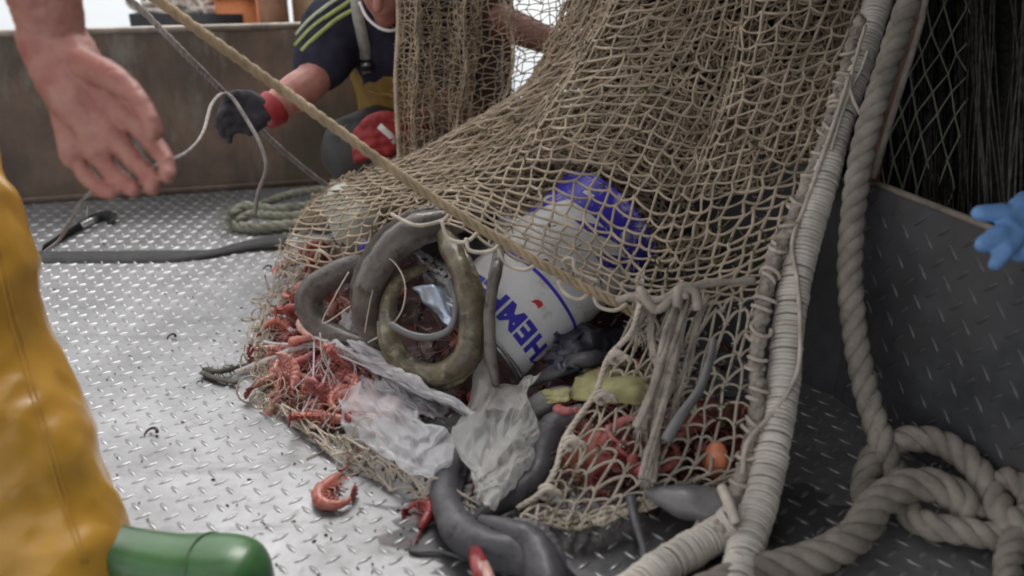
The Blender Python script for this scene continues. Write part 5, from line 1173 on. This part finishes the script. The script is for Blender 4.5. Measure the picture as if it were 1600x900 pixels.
def face_bits(root, hd, s=1.):
    c, f, u, r = hd
    for sg in (1, -1):
        e = c + f * .078 * s + r * sg * .030 * s + u * .004 * s; mb = MB(); addt(mb, [e - f * .006, e, e + f * .005], np.array((.010, .011, .006)) * s, 10); mb.build('eye', 'white', root)
        mb = MB(); addt(mb, [e + f * .0045, e + f * .0065], np.array((.005, .004)) * s, 8); mb.build('pupil', 'eye', root)
    V, F = limb([c + u * .055 * s - f * .035 * s, c + u * .02 * s - f * .04 * s, c - u * .03 * s - f * .035 * s], np.array((.072, .080, .058)) * s, 12, 18); V = np.array(V); V += (noise3(V, 60., 2) * .006)[:, None]
    mb = MB(); mb.addl(V, F); mb.build('hair', 'hair', root)
def put_mesh(name, me, root, m):
    off = np.zeros(3); q = root
    while q is not None: off += np.array(q.location); q = q.parent
    shift(me, off); return link(name, me, root, m)

# ---- crewman in the foreground: ochre oilskins, bare forearm reaching down
f1 = thing('person', tuple(G(40, 960)), 'crewman at the left edge in ochre oilskin trousers and green boots, bare hand reaching down', 'person')
hip = np.array((-.98, 1.02, .92)); sh_c = np.array((-.66, 1.08, 1.30)); shR = np.array((-.60, .98, 1.30)); shL = np.array((-.70, 1.26, 1.30)); hdc = np.array((-.46, 1.10, 1.47))
el = P(28, -190, 1.04); wr = P(86, 66, 1.10)
K = [P(206, 186, 1.07), P(182, 218, 1.07), P(152, 238, 1.075), P(116, 244, 1.085)]
fing = [[K[0], P(236, 220, 1.06), P(258, 250, 1.05), P(262, 276, 1.04)], [K[1], P(209, 250, 1.065), P(232, 274, 1.052), P(238, 292, 1.04)], [K[2], P(176, 270, 1.072), P(198, 288, 1.058), P(208, 298, 1.046)], [K[3], P(134, 274, 1.082), P(156, 294, 1.068), P(174, 302, 1.055)]]
thumb = [P(112, 96, 1.085), P(170, 118, 1.05), P(212, 152, 1.035), P(234, 188, 1.028), P(240, 208, 1.026)]
hp_, hd = head_parts(hdc, (.75, .12, -.5), (.5, .1, .8))
elL = np.array((-.42, 1.42, 1.12)); wrL = np.array((-.28, 1.35, 1.22))
parts = [limb([hip, (hip + sh_c) / 2, sh_c], [.145, .14, .15], 12, 18), limb([shR, (shR + el) / 2, el], [.06, .05, .042], 12, 14), limb([el, el * .6 + wr * .4, el * .2 + wr * .8, wr], [.044, .0475, .040, .0345], 14, 16), limb([wr, P(112, 110, 1.09)], [.0345, .035], 8, 14, flat=.8),
         limb([shL, elL], [.06, .042], 10, 14), limb([elL, wrL], [.042, .03], 10, 14), limb([sh_c, (sh_c + hdc) / 2, hdc - (0, 0, .04)], [.08, .06, .055], 10, 14), limb([shR, shL], [.075, .075], 8, 14)]
parts += hand_parts(wr, K, fing, thumb, rw=.046, rk=.0140, rf=.0104); parts += hp_
kL = [wrL + np.array((.07, -.03 + .02 * i, .02 - .02 * i)) for i in range(4)]
parts += hand_parts(wrL, kL, [[k, k + (.03, 0, -.005), k + (.045, 0, -.03)] for k in kL], [wrL + (.02, -.02, .02), wrL + (.05, -.04, .02), wrL + (.075, -.045, .01)], rw=.03)
put_mesh('body', crease(crease(fuse(parts, .0036, 1), .0012, 60., 3), .0012, 150., 5), f1, 'skin')
face_bits(f1, hd)
# shirt, out of the frame above
sp_ = [limb([hip + (0, 0, .04), (hip + sh_c) / 2, sh_c], [.165, .165, .172], 12, 18), limb([shR, shR * .5 + el * .5], [.085, .072], 10, 14), limb([shL, shL * .5 + elL * .5], [.085, .072], 10, 14), limb([shR, shL], [.092, .092], 8, 14)]
put_mesh('shirt', crease(fuse(sp_, .012, 4), .006, 9., 2), f1, 'navy')
# oilskin trousers
fa = np.array(G(150, 905)); 
ctr = [(76, 925, 1.185), (66, 885, 1.19), (36, 800, 1.215), (15, 700, 1.225), (-24, 600, 1.235), (-62, 480, 1.24), (-80, 390, 1.24), (-116, 290, 1.24), (-142, 170, 1.245), (-170, 40, 1.22)]
rad = [.096, .097, .098, .097, .092, .089, .090, .084, .088, .100]
leg1 = [P(*c) for c in ctr]; leg1[-1] = leg1[-1] * .5 + (hip + np.array((.02, -.05, -.1))) * .5
kn2 = np.array((-1.28, .92, .50)); ft2 = np.array((-1.42, .80, .09))
tp = [limb(leg1 + [hip + (.02, -.04, -.02)], rad + [.14], 40, 22), limb([hip + (-.03, .05, 0), kn2, ft2], [.13, .105, .115], 24, 20), limb([hip - (0, 0, .03), hip + (.05, .01, .16), hip * .5 + sh_c * .5], [.178, .178, .172], 12, 20)]
tm = fuse(tp, .010, 5)
crease(tm, .016, (5., 5., 3.6), 5); crease(tm, .007, (10., 10., 6.), 9); crease(tm, .004, (24., 24., 14.), 2)
tro = put_mesh('trousers', tm, f1, 'oilskin'); bv = bvh_of(tro.data, np.array(f1.location))
for dx_ in (0, 9):
    pp = [q for q in (onto(bv, x + dx_, y, .0006) for x, y in cr(np.array([(128, 880, 0.), (96, 780, 0), (70, 690, 0), (40, 590, 0), (12, 480, 0), (-8, 390, 0), (-40, 290, 0)]), 60)[:, :2]) if q is not None]
    if len(pp) > 6: mb = MB(); addt(mb, np.array(pp), .0011, 5); mb.build('seam', 'oilskin', tro)
bm_ = MB()
for c in (1, -1):
    q = cr([hip * .5 + sh_c * .5 + np.array((.02, .08 * c, .15)), sh_c + np.array((-.02, .09 * c, .185)), hip * .4 + sh_c * .6 + np.array((-.19, .06 * c, .02))], 20); mb = MB(); mb.addl(*ribbon(q, .038, .004, side=(0, 1, 0))); mb.build('brace', 'strapgrey', f1)
# boots
def boot(ankle, toe_dir, L, top):
    d = np.array((toe_dir[0], toe_dir[1], 0.)); d /= np.linalg.norm(d); s = np.array((-d[1], d[0], 0.)); secs = []
    prof = [(-.075, .030, .050, .07), (-.055, .038, .062, .09), (-.02, .042, .070, .092), (.03, .042, .056, .084), (.09, .042, .049, .073), (.155, .046, .0455, .070), (.215, .051, .0435, .078), (.255, .049, .0415, .080), (.281, .040, .037, .073), (.297, .024, .026, .054), (.304, .006, .010, .034)]
    k = 20; V = []; a = np.arange(k) * 2 * math.pi / k
    for x, w, _, h in prof:
        cz = h / 2 + .008; hz = h / 2
        V.append(ankle[:2].tolist() and (np.array((*ankle[:2], 0.)) + d * x + s * (np.sign(np.cos(a)) * np.abs(np.cos(a)) ** .8 * w)[:, None] + np.array((0, 0, 1.)) * (cz + np.sign(np.sin(a)) * np.abs(np.sin(a)) ** .8 * hz)[:, None]))
    q = np.array(V); n = len(prof); fine = cr(q.reshape(n, -1), 44).reshape(-1, 3); F = []
    for i in range(43):
        for j in range(k): F.append([i * k + j, i * k + (j + 1) % k, (i + 1) * k + (j + 1) % k, (i + 1) * k + j])
    F += [list(range(k))[::-1], list(range(43 * k, 44 * k))]
    b = MB(); b.addl(fine, F); shaft = np.array((*ankle[:2], 0.))
    addt(b, cr([shaft - d * .012 + (0, 0, .10), (shaft - d * .02 + (0, 0, .1)) * .5 + np.asarray(top) * .5, np.asarray(top)], 12), [.052 + .001 * i for i in range(12)], 18)
    o = b.build('boot', 'boot', f1)
    so = MB(); nn = 24; outl = []
    for x, w, _, h in prof: outl.append((x, w + .002))
    ring = [(x, w) for x, w in outl] + [(x, -w) for x, w in outl[::-1]]; base = np.array((*ankle[:2], 0.))
    bt = [base + d * x + s * w + np.array((0, 0, .001)) for x, w in ring]; tp_ = [p + np.array((0, 0, .014)) for p in bt]; m_ = len(ring)
    so.addl(np.array(bt + tp_), [[i, (i + 1) % m_, m_ + (i + 1) % m_, m_ + i] for i in range(m_)] + [list(range(m_))[::-1], list(range(m_, 2 * m_))]); so.build('sole', 'sole', f1)
    cm = MB(); x, w, h = .205, .0500, .0773; aa = np.linspace(.25, math.pi - .25, 14); addt(cm, np.array([base + d * (x + .006 * math.sin(t_ * 3)) + s * (np.sign(math.cos(t_)) * abs(math.cos(t_)) ** .8 * w) + np.array((0, 0, .008 + h / 2 + abs(math.sin(t_)) ** .8 * h / 2)) for t_ in aa]), .0016, 5); cm.build('toe_seam', 'boot', f1)
    return o
toe = G(424, 945); heel = np.array((-.64, .985, 0.)); dv = (toe - heel); dv /= np.linalg.norm(dv)
boot(toe - dv * .300, dv[:2], .3, leg1[4]); boot(ft2, (.5, -.3), .3, ft2 * .5 + kn2 * .5)

# ---- crewman behind the net
f2 = thing('person', tuple(P(640, 300, 2.62)), 'crewman crouching behind the net in a striped navy shirt, ochre bib and red glove', 'person')
hip = P(672, 215, 2.72); shR = P(527, 48, 2.40); shL = P(700, 36, 2.48); sh_c = P(625, 42, 2.46); hdc = P(600, -46, 2.19)
el = P(487, 128, 2.29); wr = P(418, 176, 2.22); elL = P(708, 170, 2.36); wrL = P(640, 205, 2.22)
hp_, hd = head_parts(hdc, (-.1, -.75, -.6), (0, -.55, .8))
K = [P(392, 168, 2.20), P(386, 180, 2.195), P(386, 192, 2.20), P(390, 203, 2.205)]
fing = [[K[0], P(368, 160, 2.19), P(352, 165, 2.18), P(345, 180, 2.18)], [K[1], P(362, 172, 2.18), P(346, 180, 2.17), P(342, 196, 2.175)], [K[2], P(362, 188, 2.18), P(348, 198, 2.175), P(348, 210, 2.18)], [K[3], P(370, 202, 2.19), P(358, 210, 2.185), P(358, 220, 2.19)]]
thumb = [P(408, 165, 2.2), P(392, 152, 2.19), P(372, 148, 2.18), P(356, 152, 2.175)]
KL = [P(602, 196, 2.18), P(598, 210, 2.17), P(598, 224, 2.175), P(604, 236, 2.18)]
fl = [[KL[i], P(578, 196 + 15 * i, 2.16), P(560, 206 + 14 * i, 2.165), P(556, 222 + 10 * i, 2.175)] for i in range(4)]
tl = [P(625, 192, 2.19), P(602, 184, 2.17), P(582, 186, 2.16), P(568, 196, 2.155)]
parts = [limb([hip, (hip + sh_c) / 2, sh_c], [.15, .145, .14], 12, 18), limb([shR, (shR + el) / 2, el], [.062, .054, .046], 12, 14), limb([el, el * .6 + wr * .4, wr], [.047, .048, .034], 12, 14), limb([shL, elL], [.062, .046], 12, 14), limb([elL, wrL], [.046, .034], 12, 14), limb([shR, shL], [.075, .075], 8, 14), limb([sh_c, (sh_c + hdc) / 2, hdc], [.075, .06, .055], 10, 14)]
hR = hand_parts(wr, K, fing, thumb, rw=.032); hL = hand_parts(wrL, KL, fl, tl, rw=.034, rf=.0105, rk=.013)
put_mesh('body', fuse(parts + hp_ + hR + hL, .0055, 3), f2, 'skin'); face_bits(f2, hd)
# gloves: a dark one with a red cuff, and a red one
def glove(W, K, F_, T_, m, cuffm, arm, rw, rf, rk):
    me = fuse(hand_parts(W, K, F_, T_, rw=rw, rf=rf, rk=rk), .0045, 2); crease(me, .002, 45., 3); g = put_mesh('glove', me, f2, m)
    a = np.asarray(arm) - W; a = a / np.linalg.norm(a); mb = MB(); addt(mb, cr([W - a * .012, W + a * .010, W + a * .026], 10), np.linspace(rw * 1.08, rw * 1.25, 10), 16); c = mb.build('cuff', cuffm, g); return g
glove(wr, K, fing, thumb, 'darkglove', 'redglove', el, .037, .0118, .0145)
glv = glove(wrL, KL, fl, tl, 'redglove', 'redglove', elL, .038, .0120, .0145)
bv = bvh_of(glv.data, np.array(f2.location))
pp = [onto(bv, x, y, .002) for x, y in ((592, 196), (600, 204), (610, 212), (618, 222))]
if all(p is not None for p in pp): mb = MB(); mb.addl(*ribbon(np.array(pp), .016, .002)); mb.build('glove_print', 'white', glv)
# shirt
tops = [limb([hip, (hip + sh_c) / 2, sh_c], [.165, .165, .158], 14, 20), limb([shR, shR * .45 + el * .55, shR * .38 + el * .62], [.088, .078, .074], 12, 18), limb([shL, shL * .5 + elL * .5, shL * .3 + elL * .7], [.086, .078, .074], 12, 18), limb([shR, shL], [.096, .096], 8, 16)]
sm_ = crease(crease(fuse(tops, .008, 4), .005, 11., 4), .003, 24., 8); off2 = np.array(f2.location)
shirt = put_mesh('shirt', sm_, f2, 'navy'); bv = bvh_of(shirt.data, off2)
for l, m_ in (([(548, 2), (520, 20), (495, 38), (474, 58), (462, 72)], 'stripe'), ([(535, -6), (508, 12), (484, 32), (465, 54), (456, 68)], 'stripew'), ([(558, 12), (530, 28), (506, 47), (485, 66), (472, 80)], 'stripe')):
    pp = [p for p in (onto(bv, x, y, .002) for x, y in cr(np.array([(a, b, 0.) for a, b in l]), 22)[:, :2]) if p is not None]
    if len(pp) > 3: mb = MB(); mb.addl(*ribbon(np.array(pp), .0105, .002)); mb.build('sleeve_stripe', m_, shirt)
pp = [p for p in (onto(bv, x, y, .006) for x, y in cr(np.array([(552, -20, 0.), (560, 30, 0), (570, 75, 0), (576, 112, 0)]), 20)[:, :2]) if p is not None]
if len(pp) > 3:
    st = MB(); st.addl(*ribbon(np.array(pp), .030, .004)); br = st.build('brace', 'strapgrey', f2)
    mb = MB(); c = pp[-3]; mb.addl(*ribbon(np.array([c + (0, -.004, .012), c + (0, -.006, -.018)]), .036, .008, side=(1, 0, 0))); mb.build('buckle', 'blackplastic', br)
    mb = MB(); mb.addl(*ribbon(np.array([c + (0, -.012, .004), c + (0, -.0125, -.004)]), .026, .003, side=(1, 0, 0))); mb.build('buckle_bar', 'tin', br)
pp = cr(pd([(562, 4, 2.28), (574, 28, 2.24), (596, 45, 2.21), (618, 47, 2.21), (642, 34, 2.24), (656, 8, 2.29)]), 30); mb = MB(); addt(mb, pp, .0042, 7); mb.build('neck_cord', 'white', f2)
# bib trousers, legs folded under
kn = P(560, 235, 2.40); kn2 = P(728, 245, 2.46); ftp = P(600, 330, 2.66); ftp2 = P(740, 330, 2.70)
bb = [limb([hip, hip * .55 + sh_c * .45, hip * .3 + sh_c * .7], [.178, .178, .171], 14, 20)]
bib = put_mesh('bib', crease(fuse(bb, .010, 4), .006, 10., 3), f2, 'bib')
bv = bvh_of(bib.data, off2); pp = [p for p in (onto(bv, x, y, .003) for x, y in ((575, 142), (590, 146), (605, 147), (622, 148))) if p is not None]
if len(pp) > 2: mb = MB(); mb.addl(*ribbon(np.array(pp), .012, .003)); mb.build('bib_seam', 'bib', bib)
lg = [limb([hip, kn], [.14, .098], 14, 18), limb([kn, ftp], [.096, .075], 12, 16), limb([hip, kn2], [.14, .098], 14, 18), limb([kn2, ftp2], [.096, .075], 12, 16)]
put_mesh('trousers', crease(fuse(lg, .010, 4), .007, 9., 6), f2, 'darktrouser')

# ---- third crewman, standing behind the net: only his forearm and trousers show through the mesh
f3 = thing('person', tuple(G(700, 318)), 'crewman standing behind the net, his bare forearm reaching right above the rusty post', 'person')
b0 = np.array(G(700, 318)); hip = b0 + (0, .02, .92); sh_c = hip + (-.02, -.05, .46); shR = sh_c + (.17, -.08, -.02); shL = sh_c + (-.19, .02, -.02); hdc = sh_c + (.03, -.10, .22)
el = P(708, 4, 2.60); wr = P(862, 66, 2.50); hd_ = (wr - el) / np.linalg.norm(wr - el); elL = shL + (-.06, .02, -.28); wrL = elL + (.03, -.10, -.24)
hp_, hd = head_parts(hdc, (.3, -.8, -.5), (0, -.5, .8)); sd_ = np.cross(hd_, (0, -1., 0)); sd_ /= np.linalg.norm(sd_)
def fan(W, a, s, r=.02):
    K = [W + a * .075 + s * (.030 - .020 * i) for i in range(4)]; F_ = [[k, k + a * .035 + np.array((0, 0, -.004)), k + a * .055 + np.array((0, 0, -.022)), k + a * .058 + np.array((0, 0, -.042))] for k in K]
    return K, F_, [W + s * .02 + a * .02, W + s * .05 + a * .05, W + s * .055 + a * .085]
K, F_, T_ = fan(wr, hd_, sd_); aL = (wrL - elL) / np.linalg.norm(wrL - elL); KL, FL, TL = fan(wrL, aL, np.array((0, -1., 0)))
put_mesh('body', fuse([limb([hip, (hip + sh_c) / 2, sh_c], [.14, .135, .14], 12, 18), limb([shR, (shR + el) / 2, el], [.06, .054, .050], 12, 14), limb([el, el * .6 + wr * .4, wr], [.050, .054, .038], 12, 14), limb([shL, elL], [.06, .045], 12, 12), limb([elL, wrL], [.044, .033], 12, 12), limb([shR, shL], [.075, .075], 8, 12), limb([sh_c, hdc], [.07, .055], 8, 12)] + hp_ + hand_parts(wr, K, F_, T_) + hand_parts(wrL, KL, FL, TL), .006, 3), f3, 'skin'); face_bits(f3, hd)
put_mesh('shirt', crease(fuse([limb([hip, (hip + sh_c) / 2, sh_c], [.158, .155, .158], 12, 18), limb([shR, shR * .5 + el * .5], [.082, .072], 8, 14), limb([shL, shL * .5 + elL * .5], [.082, .07], 8, 14), limb([shR, shL], [.092, .092], 8, 14)], .012, 4), .006, 10., 3), f3, 'navy')
put_mesh('trousers', crease(fuse([limb([hip + (.07 * s, 0, 0), b0 + (.085 * s, .0, .5), b0 + (.085 * s, .01, .09)], [.125, .088, .082], 16, 18) for s in (1, -1)] + [limb([hip - (0, 0, .04), hip + (0, 0, .12)], [.165, .165], 8, 18)], .012, 4), .009, 8., 5), f3, 'browntrouser')
put_mesh('glove', crease(fuse(hand_parts(wr, K, F_, T_, rw=.036, rf=.0115, rk=.0140), .0045, 2), .002, 45., 3), f3, 'greyglove')
for s in (1, -1):
    mb = MB(); V, F = limb([b0 + (.085 * s, .03, .05), b0 + (.09 * s, -.08, .048), b0 + (.095 * s, -.18, .04)], [.046, .045, .038], 12, 14); mb.addl(V, F); mb.build('boot', 'sole', f3)

# twine between the two hands
mb = MB(); q = pd([(128, 315, 1.12), (160, 285, 1.10), (205, 272, 1.09), (255, 255, 1.10), (295, 235, 1.30), (318, 205, 1.6), (330, 165, 1.95), (345, 148, 2.14), (360, 150, 2.16), (380, 178, 2.14), (405, 222, 2.12), (416, 262, 2.12), (404, 300, 2.2), (398, 335, 2.26)])
rr = np.interp(np.linspace(0, 1, 120), [0, .3, .6, 1], [.0021, .0026, .0045, .0055]); addt(mb, cr(q, 120), rr, 6); t = mb.build('hand_twine', 'greytwine', None, origin=P(398, 335, 2.26)); tag(t, 'loose grey twine from the bare hand to the dark gloved hand and the deck', 'twine')
mb = MB(); addt(mb, cr(pd([(128, 315, 1.12), (110, 345, 1.2), (92, 375, 1.5), (70, 392, 2.0)]), 40), .0028, 6); tag(mb.build('twine_tail', 'greytwine', None, origin=P(70, 392, 2.0)), 'twine hanging from the bare hand down to the black strap', 'twine')

# ---- gloved hand of somebody at the right edge
W = P(1640, 330, 1.24); K = [P(1580, 345, 1.20), P(1582, 355, 1.195), P(1590, 362, 1.195), P(1600, 366, 1.20)]
g = thing('rubber_glove', tuple(P(1600, 420, 1.235)), 'blue rubber glove with spread fingers over the top edge of the hopper', 'glove')
fs = [[P(1592, 338, 1.2), P(1565, 333, 1.195), P(1530, 333, 1.195)], [P(1588, 352, 1.195), P(1560, 368, 1.19), P(1534, 384, 1.19)], [P(1592, 362, 1.19), P(1575, 385, 1.185), P(1556, 412, 1.185)], [P(1608, 366, 1.195), P(1604, 392, 1.19), P(1590, 400, 1.20)]]
th = [P(1622, 325, 1.21), P(1600, 322, 1.20), P(1585, 330, 1.195), P(1575, 336, 1.195)]
gm = fuse(hand_parts(W, K, fs, th, rw=.036, rf=.0125, rk=.015), .0035, 3); crease(gm, .002, 50., 2)
off = np.array(g.location); shift(gm, off); link('hand', gm, g, 'blueglove')
mb = MB(); addt(mb, cr([W - (.03, .0, .0), W + (.025, .005, .004), W + (.062, .03, -.03), W + (.075, .045, -.085)], 20), np.linspace(.038, .045, 20), 18, flat=.7); mb.build('cuff', 'blueglove', g)
